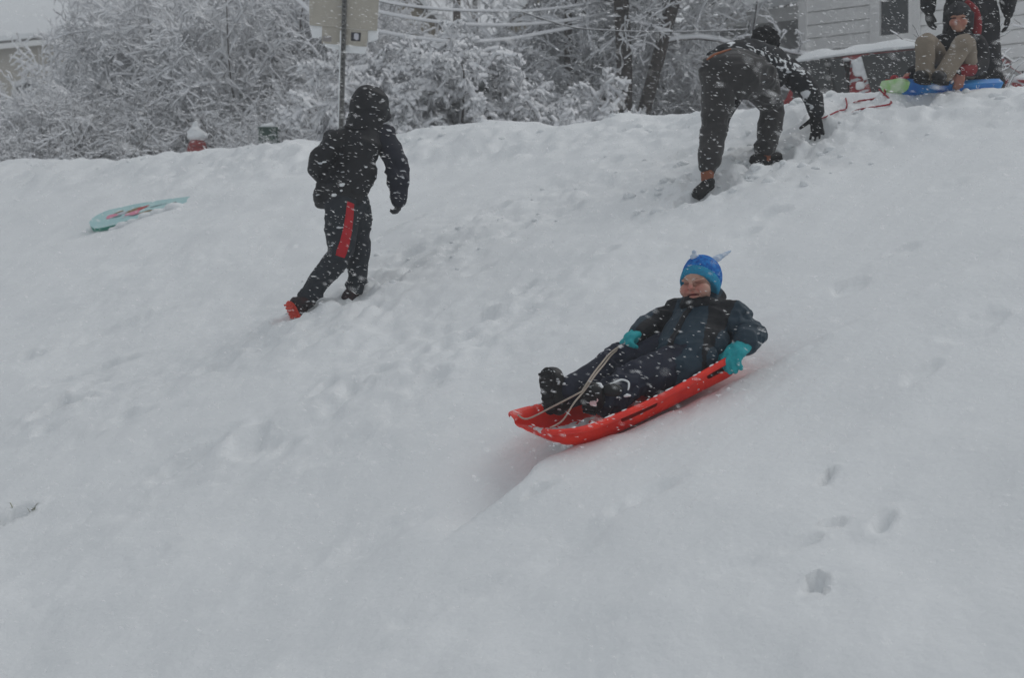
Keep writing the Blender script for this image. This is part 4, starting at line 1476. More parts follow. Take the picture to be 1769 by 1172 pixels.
def hq(x, y, z, s=1.04):
    return Hc + HC @ (Vector((x, y, z)) * s)


# squeezed-shut eyes and smile creases pressed into the skin
co, no = coords(bm_)
fc = np.array(HC @ Vector((0, 1, 0)))
loc = (co - np.array(Hc)) @ np.array(HC) / 1.04
def press(pts, w, dp):
    global co
    P0 = np.array(pts)
    dmin = np.full(len(loc), 1e9)
    for a, b in zip(P0[:-1], P0[1:]):
        ab = b - a
        t = np.clip(((loc[:, [0, 2]] - a) @ ab) / (ab @ ab), 0, 1)
        dmin = np.minimum(dmin, np.linalg.norm(loc[:, [0, 2]] - a - t[:, None] * ab, axis=1))
    k = np.exp(-(dmin / w) ** 2) * (loc[:, 1] > .02)
    co = co - fc * (k * dp)[:, None]
for sx in (-1, 1):
    press([(sx * .014, .003), (sx * .030, .001), (sx * .050, .004)], .0042, .0075)
    press([(sx * .018, .012), (sx * .034, .014), (sx * .05, .010)], .003, .0025)
    for ez in (.012, .004, -.004):
        press([(sx * .050, .002 + ez * .3), (sx * .062, .002 + ez * 1.6)], .0025, .0022)
    press([(sx * .013, -.022), (sx * .028, -.032), (sx * .036, -.050)], .0035, .0055)
    press([(sx * .004, .024), (sx * .003, .012)], .0025, .0025)
    press([(sx * .020, -.006), (sx * .034, -.010), (sx * .048, -.004)], .003, .002)
press([(-.025, -.053), (-.012, -.0505), (0, -.050), (.012, -.0505), (.025, -.053)], .0055, .011)
# flattened under the hat
tl = R(46)
rel_ = co - np.array(Hc)
hu_ = np.array(HC @ Vector((0, -math.sin(tl), math.cos(tl))))
c0_ = np.array(HC @ Vector((0, -.016, 0))) * 1.04
q_ = rel_ - c0_
hh_ = q_ @ hu_
k_ = 1 - .13 * np.clip((hh_ + .03) / .05, 0, 1) * (np.linalg.norm(rel_, axis=1) < .16)
co = np.array(Hc) + c0_ + q_ * k_[:, None]
setco(bm_, co)
set_flush(bm_, [(hq(-.034, .07, -.026), .024, .75), (hq(.034, .07, -.026), .026, .8), (hq(0, .105, -.016), .016, .7), (hq(0, .085, -.042), .016, .6), (hq(0, .085, -.060), .018, .65), (hq(.06, .04, -.03), .03, .4),
                (hq(-.03, .082, .003), .016, .35), (hq(.03, .082, .003), .016, .35)])
body_o = obj('body', bm_, M['skin'], child)
for sx in (-1, 1):
    obj('eyelashes', MB().tube([hq(sx * .015, .0775, .0035), hq(sx * .023, .0790, .0005), hq(sx * .031, .0775, -.0005), hq(sx * .040, .0725, .001), hq(sx * .047, .066, .0045)], [.0005, .0009, .0010, .0009, .0005], n=6, smooth=3), M['lash'], body_o)
    obj('eyebrow', MB().tube([hq(sx * .012, .0945, .015), hq(sx * .03, .090, .022), hq(sx * .05, .072, .021)], [.0016, .0022, .0012], n=6, smooth=3, ax=HC @ Vector((0, 1, 0)), sq=.6), mat('eyebrow', (0.26, 0.15, 0.10), .8), body_o)
obj('mouth', MB().tube([hq(-.025, .0735, -.053), hq(-.012, .0795, -.0507), hq(0, .0815, -.050), hq(.012, .0795, -.0507), hq(.025, .0735, -.053)], [.0016, .0040, .0046, .0040, .0016], n=8, smooth=3), M['mouth'], body_o)

# hat: ribbed cuff, mottled crown with snow, two tassels
tl = R(46)
HU = HC @ Vector((0, -math.sin(tl), math.cos(tl)))
HB = HC @ Vector((0, -math.cos(tl), -math.sin(tl)))
hatR = Matrix((HC @ Vector((1, 0, 0)), -HB, HU)).transposed()
hc = hq(0, -.016, .0)
rib = lambda a, j, z: (1 + .012 * math.sin(a * 44)) * (1 if True else 1)
ov = Matrix(((.93, 0, 0), (0, 1.09, 0), (0, 0, 1)))
crown_prof = [(.0925, .005), (.098, .015), (.0995, .030), (.0985, .050), (.094, .072), (.084, .093), (.066, .111), (.043, .122), (.019, .127), (.004, .128)]
crown = MB().lathe(crown_prof, hc, hatR @ ov, 96, lambda a, j, z: 1 + .012 * math.sin(a * 40) * max(0, 1 - z / .09) + .012 * math.sin(a * 3 + 1))
hat = obj('hat', crown, M['knit_blue'], child)
cuff_prof = [(.086, -.036), (.093, -.038), (.0975, -.032), (.0995, -.014), (.0995, .004), (.097, .013), (.091, .013), (.086, .0)]
obj('cuff', MB().lathe(cuff_prof, hc, hatR @ ov, 132, lambda a, j, z: 1 + (.018 * math.sin(a * 44) if 0 < j < 7 else 0)), M['knit_teal'], hat)
for base, tip in ((P(1200, 444, 8.06), P(1199, 435, 8.05)), (P(1239, 447, 8.12), P(1262, 434, 8.14))):
    t_ = obj('tassel', wrinkle(blob(MB().tube([base - (tip - base) * .35, base, base.lerp(tip, .45), tip], [.016, .015, .009 if tip.x > .97 else .013, .0045 if tip.x > .97 else .009], n=10).ell(base, (.020, .018, .014)), .004, 2), .004, 60, seed=3), M['tassel'], hat)
sc = MB()
g = random.Random(8)
for i in range(26):
    a = g.uniform(0, 6.28); q_ = g.uniform(0, .75)
    z_ = .125 - .05 * q_ * q_
    sc.ell(hc + hatR @ ov @ Vector((.075 * q_ * math.cos(a), .075 * q_ * math.sin(a), z_)), (g.uniform(.004, .014), g.uniform(.004, .012), g.uniform(.003, .007)), hatR, 8, 6)
obj('snow_cap', blob(sc, .0035, 1), M['snow_soft'], hat)

# jacket: trunk, sleeves, collar
up_c = (J['neck'] - J['pelvis']).normalized()
jm = MB()
jm.tube([P(1176, 632, 7.90), J['pelvis'] + up_c * .02, J['pelvis'].lerp(J['chest'], .55), J['chest'], P(1214, 528, 8.12)], [.140, .155, .160, .158, .115], n=24, ax=J['face'], sq=.72, smooth=4)
jm.tube([J['shR'], J['shL']], [.068, .072], n=14)
jm.ell(P(1254, 543, 8.05), (.080, .08, .07)).ell(P(1180, 539, 8.16), (.075, .075, .068))
sleeve(jm, P(1170, 546, 8.20), J['elR'], J['wrR'], .062)
sleeve(jm, P(1258, 548, 8.05), J['elL'], J['wrL'], .067)
jm.ell(P(1299, 578, 7.97), (.052, .06, .06)).ell(P(1236, 598, 7.93), (.075, .08, .07)).ell(P(1215, 618, 7.86), (.07, .07, .06))
jmesh = wrinkle(blob(jm, .0055, 4), .015, 13, up_c, .5, 2, .6)
co, no = coords(jmesh)
jak = obj('jacket', jmesh, [M['teal_jacket'], M['black_panel']], child)
# black side panels and sleeves' inner faces: by place on the jacket
shv = np.array((J['shL'] - J['shR']).normalized()); cen = np.array(J['chest'])
fcen = np.empty(len(jmesh.polygons) * 3, np.float32); jmesh.polygons.foreach_get('center', fcen)
fcen = fcen.reshape(-1, 3) + np.array(child.location)
lat = (fcen - cen) @ shv; hgt = (fcen - cen) @ np.array(up_c)
blk = ((lat > .075 + .25 * np.clip(-hgt, 0, .3)) & (lat < .165)) | ((lat < -.125) & (lat > -.21))
jmesh.polygons.foreach_set('material_index', blk.astype(np.int32))
jmesh.update()
col = MB()
cr = []
upn = (up_c * .8 + Vector((0, 0, .5))).normalized()
crot_ = head_frame(J['face'], upn)
col.lathe([(.070, -.03), (.082, -.01), (.080, .018), (.073, .028), (.067, .020), (.066, -.03)], P(1211, 531, 8.07), crot_ @ Matrix(((1.28, 0, 0), (0, 1.22, 0), (0, 0, 1))), 40, lambda a, j, z: 1 + .05 * math.sin(a * 5 + 1) + .03 * math.sin(a * 11))
obj('collar', col, M['black_panel'], jak)
# placket down the front
pl = []
for px, py, d in ((1186, 521, 7.985), (1178, 540, 7.955), (1166, 565, 7.90), (1155, 592, 7.83), (1148, 616, 7.80)):
    pl.append(P(px, py, d))
# pushed onto the surface of the jacket
from mathutils.bvhtree import BVHTree
jb = BVHTree.FromPolygons([tuple(Vector(v.co) + child.location) for v in jmesh.vertices], [tuple(p.vertices) for p in jmesh.polygons])
def onto(pts, lift=.004, bvh=None):
    out = []
    for p in pts:
        o_, n_, _, _ = (bvh or jb).find_nearest(p)
        out.append(o_ + n_ * lift)
    return out
dens = []
for a, b in zip(pl[:-1], pl[1:]):
    for t in range(5):
        dens.append(a.lerp(b, t / 5))
obj('placket', MB().tube(onto(dens, .002), .016, n=8, ax=J['face'], sq=.35), M['black_panel'], jak)
# snow pants
pm = MB()
pm.ell(J['pelvis'] - up_c * .01, (.125, .12, .10))
for s in 'RL':
    hp, kn, an = J['hp' + s], J['kn' + s], J['an' + s]
    pm.tube([J['pelvis'].lerp(hp, .6), hp.lerp(kn, .35), kn, kn.lerp(an, .55), an + (an - kn).normalized() * .005], [.092, .093, .081, .075, .070], n=18, smooth=4)
pm.ell(J['knL'].lerp(J['anL'], .15), (.068, .06, .062))
pmesh = wrinkle(blob(pm, .0055, 4), .016, 14, (J['knR'] - J['hpR']), .45, 5, .6)
pants = obj('snow_pants', pmesh, M['navy_pants'], child)
pb = BVHTree.FromPolygons([tuple(Vector(v.co) + child.location) for v in pmesh.vertices], [tuple(p.vertices) for p in pmesh.polygons])
# snow clinging round the near knee pad and cuff
ring = [P(px, py, 7.66) for px, py in ((1052, 655), (1062, 651), (1074, 652), (1084, 658), (1088, 667), (1085, 674))]
obj('snow_ring', MB().tube(onto(ring, .002, pb), [.002, .004, .005, .005, .005, .003], n=7, smooth=4), M['snow_soft'], pants)
obj('knee_pad', blob(MB().ell(onto([P(1066, 668, 7.62)], .0, pb)[0], (.05, .02, .032)), .006, 3), M['black_boot'], pants)
sp = MB()
for px, py, r in ((1090, 690, .011), (1084, 694, .009), (1094, 695, .008), (1101, 677, .005), (1035, 664, .009), (1042, 669, .007), (1068, 691, .006), (1072, 697, .004), (1028, 688, .007), (960, 628, .004), (966, 643, .009), (1030, 700, .006)):
    p = onto([P(px, py, 7.62 if px > 1000 else 7.74)], .0, pb)[0]
    sp.ell(p, (r, r * .8, r * .8), n=8, m=6)
spm = blob(sp, .003, 1)
obj('snow_lumps', spm, M['snow_soft'], pants)
# boots: soles towards the camera-left front
bR = shoe(child, J['anR'], P(953, 716, 7.79), P(943, 637, 7.83), P(1000, 640, 7.95) - P(951, 680, 7.80), .052, M['black_boot'], M['boot_sole'], shaft=J['anR'].lerp(J['knR'], .35), h=.062)
bL = shoe(child, J['anL'], P(1022, 716, 7.66), P(1012, 668, 7.60), P(1060, 672, 7.74) - P(1018, 692, 7.63), .049, M['black_boot'], M['boot_sole'], shaft=J['anL'].lerp(J['knL'], .35), h=.055)
M['red_bounce'] = mat('red_bounce_snow', (0.62, 0.42, 0.43), .8)  # red reflected onto the snow, painted into the lump's own colour
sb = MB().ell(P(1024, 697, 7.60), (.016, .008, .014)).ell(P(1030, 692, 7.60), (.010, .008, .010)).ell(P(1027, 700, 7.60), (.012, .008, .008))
obj('snow_lump', blob(sb, .004, 1), M['red_bounce'], bL)
obj('snow_cap', blob(MB().ell(P(957, 640, 7.85), (.02, .03, .012)).ell(P(964, 648, 7.87), (.012, .02, .012)).ell(P(948, 637, 7.84), (.012, .012, .005)), .004, 2), M['snow_soft'], bR)
obj('snow_cap', blob(MB().ell(P(1032, 664, 7.64), (.022, .02, .008)).ell(P(1038, 669, 7.64), (.014, .02, .008)), .004, 2), M['snow_soft'], bL)
# gloves
for s in 'LR':
    hd = J['hd' + s]
    gm = MB()
    hand_parts(gm, J['wr' + s], hd[0], hd[1], hd[2], hd[3] * 1.02, *hd[4:], puff=1.55)
    gm.tube([J['wr' + s].lerp(J['el' + s], .22), J['wr' + s] + hd[0] * .012], [.048, .042], n=14)
    gm.ell(J['wr' + s] + hd[0] * .055, (.036, .036, .036))
    obj('glove', wrinkle(blob(gm, .0042, 2), .0025, 40, hd[0], .5, 6), M['teal_glove'], child)
# tow rope: two strands from the nose, looped over the near boot, up to the far hand
gp = J['wrR'] + dR * .062 + Vector((-.01, -.03, -.01))
m1 = P(1001, 679, 7.575)
m2 = P(1021, 652, 7.60)
r1 = [sled(.035, .40, rim_z(.03) + .004), P(901, 729, 7.66).lerp(m1, .02), P(950, 705, 7.62), m1]
r2 = [sled(.045, .05, rim_z(.04) - .004), P(970, 728, 7.53), P(988, 700, 7.54), P(1003, 684, 7.57)]
rope = obj('tow_rope', MB().tube([sled(.03, .36, rim_z(.03) - .002), P(912, 724, 7.72), P(955, 703, 7.64), m1, P(1008, 672, 7.585), m2, P(1036, 632, 7.76), P(1057, 608, 7.92), gp], .0042, n=8, smooth=5)
           .tube([sled(.04, .07, rim_z(.04) - .002), P(972, 727, 7.56), P(990, 699, 7.55), P(1003, 683, 7.575), P(1012, 672, 7.585), P(1027, 650, 7.61), P(1042, 632, 7.77), P(1060, 610, 7.93), gp + Vector((.004, 0, -.004))], .0042, n=8, smooth=5), M['rope'], red_sled)

# ------------------------------------------------------------------ the hooded walker
M['walk_jacket'] = mat('black_hooded_jacket', (0.006, 0.0065, 0.008), 0.6, (0.009, 0.010, 0.014), 10, .25, 80, flecks=.5, fscale=26)
M['walk_sleeve'] = mat('navy_sleeve', (0.010, 0.012, 0.022), 0.75, flecks=.75, fscale=26)
M['walk_pants'] = mat('charcoal_track_pants', (0.014, 0.018, 0.024), 0.8, (0.020, 0.025, 0.032), 12, .2, 80, flecks=.55, fscale=26)
M['stripe_red'] = mat('red_stripe', (0.46, 0.010, 0.020), 0.7, (0.36, 0.01, 0.016), 20, flecks=.8, fscale=20)
M['dark_glove'] = mat('dark_glove', (0.02, 0.021, 0.024), 0.8, (0.05, 0.052, 0.056), 25, flecks=.5, fscale=26)
M['shoe_dark'] = mat('dark_red_shoe', (0.035, 0.010, 0.012), 0.6, (0.01, 0.01, 0.012), 30, flecks=.9, fscale=28)
M['orange_sole'] = mat('orange_sole', (0.66, 0.055, 0.028), 0.6, (0.56, 0.045, 0.025), 20)

D = 11.0
J = dict(head=P(639, 186, D + .02), neck=P(626, 219, D - .0), chest=P(615, 258, D), pelvis=P(602, 348, D), face=Vector((.55, .8, 0)),
         shL=P(577, 246, D - .08), elL=P(548, 292, D - .06), wrL=P(596, 312, D + .24),
         shR=P(664, 236, D + .06), elR=P(687, 288, D + .02), wrR=P(688, 344, D + .02),
         hpL=P(591, 358, D - .06), knL=P(586, 440, D - .10), anL=P(531, 516, D - .02), toL=P(520, 552, D + .02),
         hpR=P(612, 358, D + .06), knR=P(622, 428, D + .10), anR=P(614, 500, D + .10), toR=P(636, 514, D + .17))
J['hdR'] = (Vector((-.04, 0.05, -1)), Vector((-.9, .4, 0)), 1, .78, (35, 50, 40), 4, (25, 25))
J['hdL'] = (Vector((.5, .8, .1)), Vector((.6, -.4, -.5)), -1, .78, (35, 50, 40), 4, (25, 25))
HW_ = head_frame((.62, .76, -.12), (.12, .05, 1))
walker = thing('person', 'person in black hooded jacket and red striped track pants striding up the slope', 'person', Vector((J['anR'].x, J['anR'].y, hz(J['anR'].x, J['anR'].y))))
wb = body_mesh(J, 1.0, .86, .010, HW_)
set_flush(wb, [(J['head'] + HW_ @ Vector((0, .1, -.02)), .04, .5)])
obj('body', wb, M['skin'], walker)
jm = MB()
jm.tube([P(587, 356, D), P(590, 325, D), J['pelvis'].lerp(J['chest'], .55), J['chest'], J['neck'] + Vector((0, 0, -.02))], [.168, .160, .153, .155, .092], n=24, ax=Vector((.5, .86, 0)), sq=.66, smooth=4, caps='flat')
jm.tube([J['shL'], J['shR']], [.078, .078], n=14)
jm.tube([J['shL'], J['elL'], J['wrL']], [.076, .066, .054], n=16, smooth=4)
jm.tube([P(574, 250, D), P(566, 300, D), P(563, 348, D)], [.070, .064, .066], n=14, caps='flat', smooth=3)
jm.tube([J['shR'], J['elR'], J['wrR']], [.078, .064, .050], n=16, smooth=4)
jmesh = wrinkle(blob(jm, .009, 4), .018, 10, (0.15, 0, 1), .55, 4, .5)
wj = obj('jacket', jmesh, [M['walk_jacket'], M['walk_sleeve']], walker)
fcen = np.empty(len(jmesh.polygons) * 3, np.float32); jmesh.polygons.foreach_get('center', fcen)
fcen = fcen.reshape(-1, 3) + np.array(walker.location)
jmesh.polygons.foreach_set('material_index', (fcen[:, 0] > P(658, 0, D).x + 0.0).astype(np.int32)); jmesh.update()
hm_ = MB()
hb2 = J['head'] - HW_ @ Vector((0, .012, 0))
hm_.ell(hb2 + Vector((0, 0, .01)), (.118, .132, .125), HW_).ell(hb2 + HW_ @ Vector((0, -.035, .05)), (.080, .085, .088), HW_)
hm_.tube([J['neck'].lerp(J['chest'], .55), J['neck'] + Vector((0, 0, -.01)), J['head'] + Vector((0, 0, -.02))], [.165, .118, .124], n=18, ax=Vector((.5, .86, 0)), sq=.85, smooth=4)
hm_.ell(P(657, 195, D + .12), (.055, .075, .055), HW_).ell(P(630, 163, D + .0), (.06, .07, .045), HW_)
hdm = blob(hm_, .008, 4)
obj('hood', wrinkle(hdm, .012, 12, (0.3, 0, 1), .6, 12), M['walk_jacket'], wj)
obj('hood_seam', MB().tube([J['neck'] + Vector((-.10, -.09, -.01)), J['neck'] + Vector((-.03, -.125, -.03)), J['neck'] + Vector((.05, -.115, -.02))], .006, n=6, smooth=4), M['walk_jacket'], wj)
sp = MB(); g = random.Random(5)
jb = BVHTree.FromPolygons([tuple(Vector(v.co) + walker.location) for v in jmesh.vertices], [tuple(p.vertices) for p in jmesh.polygons])
for i in range(46):
    t = g.random()
    px, py = (g.uniform(566, 598), 312 + g.gauss(0, 6) + (0 if t < .5 else 24)) if t < .8 else (g.uniform(552, 640), g.uniform(225, 345))
    if t > .5 and t < .8:
        py = 333 + (px - 566) * .35 + g.gauss(0, 2.5)
    p = onto([P(px, py, D - .3)], .0, jb)[0]
    sp.ell(p, (g.uniform(.006, .020), g.uniform(.005, .010), g.uniform(.004, .009)), Matrix.Rotation(g.uniform(-.4, .4), 3, 'Y'), 8, 6)
obj('snow_patches', blob(sp, .005, 1), M['snow_soft'], wj)
pm = MB()
pm.ell(J['pelvis'] + Vector((0, 0, -.02)), (.14, .13, .12))
pm.tube([J['hpL'], J['hpL'].lerp(J['knL'], .5), J['knL'], J['knL'].lerp(J['anL'], .45), J['anL']], [.106, .096, .077, .072, .057], n=18, smooth=4)
pm.tube([J['hpR'], J['hpR'].lerp(J['knR'], .5), J['knR'], J['knR'].lerp(J['anR'], .45), J['anR'] + Vector((0, 0, .01))], [.102, .085, .070, .064, .053], n=18, smooth=4)
pmesh = wrinkle(blob(pm, .008, 4), .018, 12, (0, 0, 1), .45, 7, .6)
wp = obj('track_pants', pmesh, M['walk_pants'], walker)
pb = BVHTree.FromPolygons([tuple(Vector(v.co) + walker.location) for v in pmesh.vertices], [tuple(p.vertices) for p in pmesh.polygons])
# red stripe: a strip laid onto the outer side of the trailing thigh
st = [(606, 350, 6.0), (604, 372, 6.8), (601, 395, 7.4), (596, 418, 8.2), (590, 436, 8.8), (587, 445, 7.5)]
rows = []
for (x0, y0, w0), (x1, y1, w1) in zip(st[:-1], st[1:]):
    for t in range(6):
        k = t / 6
        cx_, cy_, w_ = x0 + (x1 - x0) * k, y0 + (y1 - y0) * k, w0 + (w1 - w0) * k
        r_ = []
        for j in range(6):
            src = P(cx_ - w_ + 2 * w_ * j / 5, cy_ + (j - 2.5) * 1.0, D - .6)
            dr = (src - Vector((0, 0, CAMZ))).normalized()
            h_ = pb.ray_cast(src, dr)[0]
            r_.append((h_ - dr * .004) if h_ is not None else None)
        if all(q is not None for q in r_):
            rows.append(r_)
if len(rows) > 2:
    obj('stripe', MB().grid(rows), M['stripe_red'], wp)
for s in 'LR':
    hd = J['hd' + s]; gm = MB()
    hand_parts(gm, J['wr' + s], hd[0], hd[1], hd[2], hd[3] * 1.03, *hd[4:], puff=1.25)
    gm.tube([J['wr' + s].lerp(J['el' + s], .1), J['wr' + s] + hd[0] * .01], [.040, .034], n=12)
    obj('glove', blob(gm, .006, 2), M['dark_glove'], walker)
shoe(walker, J['anL'] + Vector((-.0, 0, -.01)), P(498, 521, D - .03), P(517, 561, D + .0), Vector((.72, .60, .28)), .058, M['shoe_dark'], M['orange_sole'], 'shoe', voxel=.007, h=.055)
shoe(walker, J['anR'], P(597, 528, D + .06), P(636, 512, D + .17), (-.2, 0, 1), .044, M['shoe_dark'], mat('shoe_sole', (.03, .01, .012), .8), 'shoe', voxel=.007, h=.055)

# ------------------------------------------------------------------ the climber bending forward
M['bend_pants'] = mat('dark_grey_sweatpants', (0.026, 0.025, 0.025), 0.9, (0.040, 0.038, 0.038), 7, .3, 90, flecks=.5, fscale=30, sheen=.2)
M['bend_jacket'] = mat('dark_snowy_jacket', (0.010, 0.011, 0.013), 0.8, (0.016, 0.018, 0.022), 10, .3, 80, flecks=.9, fscale=26, crust=.2)
M['black_knit'] = mat('black_knit', (0.006, 0.006, 0.007), 0.95, (0.014, 0.014, 0.015), 60, .8, 90, flecks=.2, fscale=30)
M['black_glove'] = mat('black_glove', (0.007, 0.007, 0.008), 0.7, flecks=.3, fscale=30)
M['lanyard'] = mat('blue_strap', (0.01, 0.07, 0.36), 0.6)
M['orange_band'] = mat('orange_waistband', (0.30, 0.11, 0.055), 0.8)
M['brown_sock'] = mat('brown_sock', (0.24, 0.085, 0.045), 0.8)
M['black_shoe'] = mat('black_shoe', (0.008, 0.008, 0.009), 0.6, flecks=.5, fscale=30)
D = 11.05
J = dict(pelvis=P(1272, 126, D), chest=P(1330, 116, D + .36), neck=P(1334, 104, D + .46), head=P(1321, 80, D + .56), face=Vector((.3, .5, -.8)),
         shR=P(1362, 122, D + .36), elR=P(1400, 160, D + .33), wrR=P(1409, 200, D + .33),
         shL=P(1300, 122, D + .44), elL=P(1246, 200, D + .50), wrL=P(1238, 262, D + .40),
         hpL=P(1244, 138, D - .03), knL=P(1234, 215, D - .02), anL=P(1222, 306, D - .08), toL=P(1203, 338, D - .12),
         hpR=P(1308, 136, D + .08), knR=P(1333, 188, D + .26), anR=P(1321, 272, D + .19), toR=P(1343, 276, D + .26))
J['hdR'] = (Vector((.12, .05, -1)), Vector((-.35, -.9, -.1)), 1, 1.0, (12, 20, 15), 9, (62, 5))
J['hdL'] = (Vector((-.3, -.1, -.9)), Vector((.2, .9, -.1)), -1, .95, (12, 20, 15), 9, (50, 5))
HB_ = head_frame((.25, .62, -.74), (.25, .55, .75))
bender = thing('person', 'person in dark grey sweatpants bending forward with one hand reaching down to the snow', 'person', Vector((J['anL'].x + .2, D + .1, hz(J['anL'].x + .2, D + .1))))
bb = body_mesh(J, 1.0, .95, .010, HB_)
set_flush(bb, [(J['head'], .02, .2)])
obj('body', bb, M['skin_warm'], bender)
pm = MB()
pm.tube([P(1246, 124, D - .02), P(1278, 130, D), P(1310, 136, D + .07)], [.135, .152, .125], n=20, smooth=3)
pm.tube([P(1262, 108, D + .03), P(1300, 112, D + .18)], [.098, .105], n=18)
pm.tube([J['hpL'] + Vector((-.01, 0, 0)), J['hpL'].lerp(J['knL'], .5), J['knL'], J['knL'].lerp(J['anL'], .5), J['anL'] + Vector((0, 0, .07))], [.122, .104, .086, .078, .058], n=20, smooth=4)
pm.tube([J['hpR'], J['hpR'].lerp(J['knR'], .55), J['knR'], J['knR'].lerp(J['anR'], .5), J['anR'] + Vector((0, 0, .06))], [.120, .102, .080, .074, .060], n=20, smooth=4)
pm.ell(P(1258, 182, D - .0), (.035, .05, .04))
pmesh = wrinkle(blob(pm, .008, 5), .013, 11, (0, 0, 1), .5, 17, .5)
bp_ = obj('sweatpants', pmesh, M['bend_pants'], bender)
obj('waistband', MB().tube(onto([P(1224, 104, D - .1), P(1236, 98, D - .1), P(1248, 94, D - .08), P(1262, 90, D - .02)], .006, BVHTree.FromPolygons([tuple(Vector(v.co) + bender.location) for v in pmesh.vertices], [tuple(p.vertices) for p in pmesh.polygons])), [.006, .009, .008, .004], n=8, smooth=4), M['orange_band'], bp_)
jm = MB()
jm.tube([P(1254, 102, D + .12), P(1290, 102, D + .22), J['chest'], J['neck']], [.105, .135, .150, .085], n=22, smooth=4)
jm.tube([J['shL'], J['shR']], [.085, .088], n=14)
jm.tube([J['shR'], J['elR'], J['wrR'] + Vector((0, 0, .03))], [.088, .072, .052], n=16, smooth=4)
jm.tube([J['shL'], J['elL'], J['wrL']], [.080, .062, .048], n=16, smooth=4)
jm.tube([P(1226, 97, D + .05), P(1256, 86, D + .10), P(1290, 80, D + .22)], [.025, .045, .055], n=12)
jmesh = wrinkle(blob(jm, .009, 4), .016, 10, (J['elR'] - J['shR']), .6, 23, .6)
bj = obj('jacket', jmesh, M['bend_jacket'], bender)
# snow lying along the back and the upper arm
jb = BVHTree.FromPolygons([tuple(Vector(v.co) + bender.location) for v in jmesh.vertices], [tuple(p.vertices) for p in jmesh.polygons])
sp = MB(); g = random.Random(15)
for i in range(46):
    px = g.uniform(1290, 1412)
    py = np.interp(px, [1290, 1320, 1350, 1380, 1412], [74, 88, 100, 112, 150]) + abs(g.gauss(0, 9))
    src = P(px, py, D - 1.0); dr = (src - Vector((0, 0, CAMZ))).normalized()
    h_ = jb.ray_cast(src, dr)[0]
    if h_ is None:
        h_ = onto([P(px, py + 4, D + .3)], 0, jb)[0]
    sp.ell(h_, (g.uniform(.006, .022), g.uniform(.005, .009), g.uniform(.004, .008)), Matrix.Rotation(g.uniform(.2, .9), 3, 'Y'), 8, 6)
obj('snow_patches', blob(sp, .005, 1), M['snow_soft'], bj)
strap = onto([P(1326, 124, D + .1), P(1332, 137, D + .12), P(1339, 151, D + .15), P(1346, 158, D + .18)], .008, jb)
obj('strap', MB().tube([P(1325, 122, D + .16), P(1331, 134, D + .13), P(1338, 147, D + .14), P(1345, 158, D + .18)], .010, n=8, smooth=3), M['lanyard'], bj)
hat = MB().ell(J['head'] + HB_ @ Vector((0, -.02, .03)), (.098, .112, .108), HB_)
hat = blob(hat, .008, 3)
co, no = coords(hat); setco(hat, co + no * (.016 * fbm(co[:, 0] * 26, co[:, 1] * 26, co[:, 2] * 26, 3, 2))[:, None])
obj('hair', hat, M['black_knit'], bender)
for s in 'LR':
    hd = J['hd' + s]; gm = MB()
    hand_parts(gm, J['wr' + s], hd[0], hd[1], hd[2], hd[3] * 1.03, *hd[4:], puff=1.22)
    gm.tube([J['wr' + s].lerp(J['el' + s], .3), J['wr' + s].lerp(J['el' + s], .1), J['wr' + s] + hd[0] * .01], [.047, .046, .036], n=12)
    obj('glove', blob(gm, .0055, 2), M['black_glove'], bender)
shoe(bender, J['anL'] + Vector((0, 0, -.05)), P(1230, 316, D - .04), P(1200, 342, D - .14), (.35, -.3, .8), .040, M['black_shoe'], M['boot_sole'], 'shoe', voxel=.007, h=.04)
for m_, s in zip((0, 1), 'LR'):
    obj('sock', MB().tube([J['an' + s] + Vector((0, 0, .10)), J['an' + s] + Vector((0, 0, -.02))], [.046, .040], n=14), M['brown_sock'], bender)
shoe(bender, J['anR'] + Vector((0, 0, -.045)), P(1299, 286, D + .12), P(1349, 274, D + .28), (-.1, 0, 1), .040, M['black_shoe'], M['boot_sole'], 'shoe', voxel=.007, h=.036)

# ------------------------------------------------------------------ the boy sitting on the blue sled
M['khaki'] = mat('khaki_pants', (0.25, 0.21, 0.165), 0.85, (0.20, 0.165, 0.125), 9, .3, 80, flecks=.3, fscale=24)
M['black_coat'] = mat('black_coat', (0.008, 0.008, 0.010), 0.8, (0.014, 0.014, 0.017), 9, .3, 70, flecks=.4, fscale=24)
M['red_trim'] = mat('red_jacket_panel', (0.20, 0.008, 0.014), 0.75, flecks=.3, fscale=24)
M['grey_hat'] = mat('charcoal_hat', (0.018, 0.019, 0.022), 0.95, (0.05, 0.05, 0.055), 25, .6, 90, flecks=.6, fscale=26)
M['foam_blue'] = mat('blue_foam', (0.012, 0.14, 0.52), 0.5, (0.03, 0.26, 0.62), 7, spec=.4, flecks=.2, fscale=14)
M['foam_lime'] = mat('lime_foam', (0.36, 0.64, 0.24), 0.55, (0.62, 0.74, 0.56), 14)
M['rope_red'] = mat('red_cord', (0.36, 0.02, 0.035), 0.8, (0.28, 0.02, 0.03), 60)
D = 11.95
J = dict(pelvis=P(1652, 126, D + .12), chest=P(1656, 84, D + .12), neck=P(1657, 62, D + .10), head=P(1656, 33, D + .06), face=Vector((-.2, -1, .15)),
         shR=P(1628, 76, D + .10), elR=P(1603, 112, D + .12), wrR=P(1575, 127, D - .05),
         shL=P(1686, 76, D + .12), elL=P(1693, 112, D + .05), wrL=P(1661, 122, D - .20),
         hpR=P(1636, 124, D + .06), knR=P(1600, 74, D - .24), anR=P(1597, 130, D - .32), toR=P(1592, 140, D - .45),
         hpL=P(1668, 122, D + .06), knL=P(1665, 76, D - .26), anL=P(1628, 131, D - .34), toL=P(1620, 140, D - .46))
J['hdR'] = (Vector((-.9, -.3, -.3)), Vector((0, -.3, -1)), 1, .80, (35, 45, 30), 4, (30, 30))
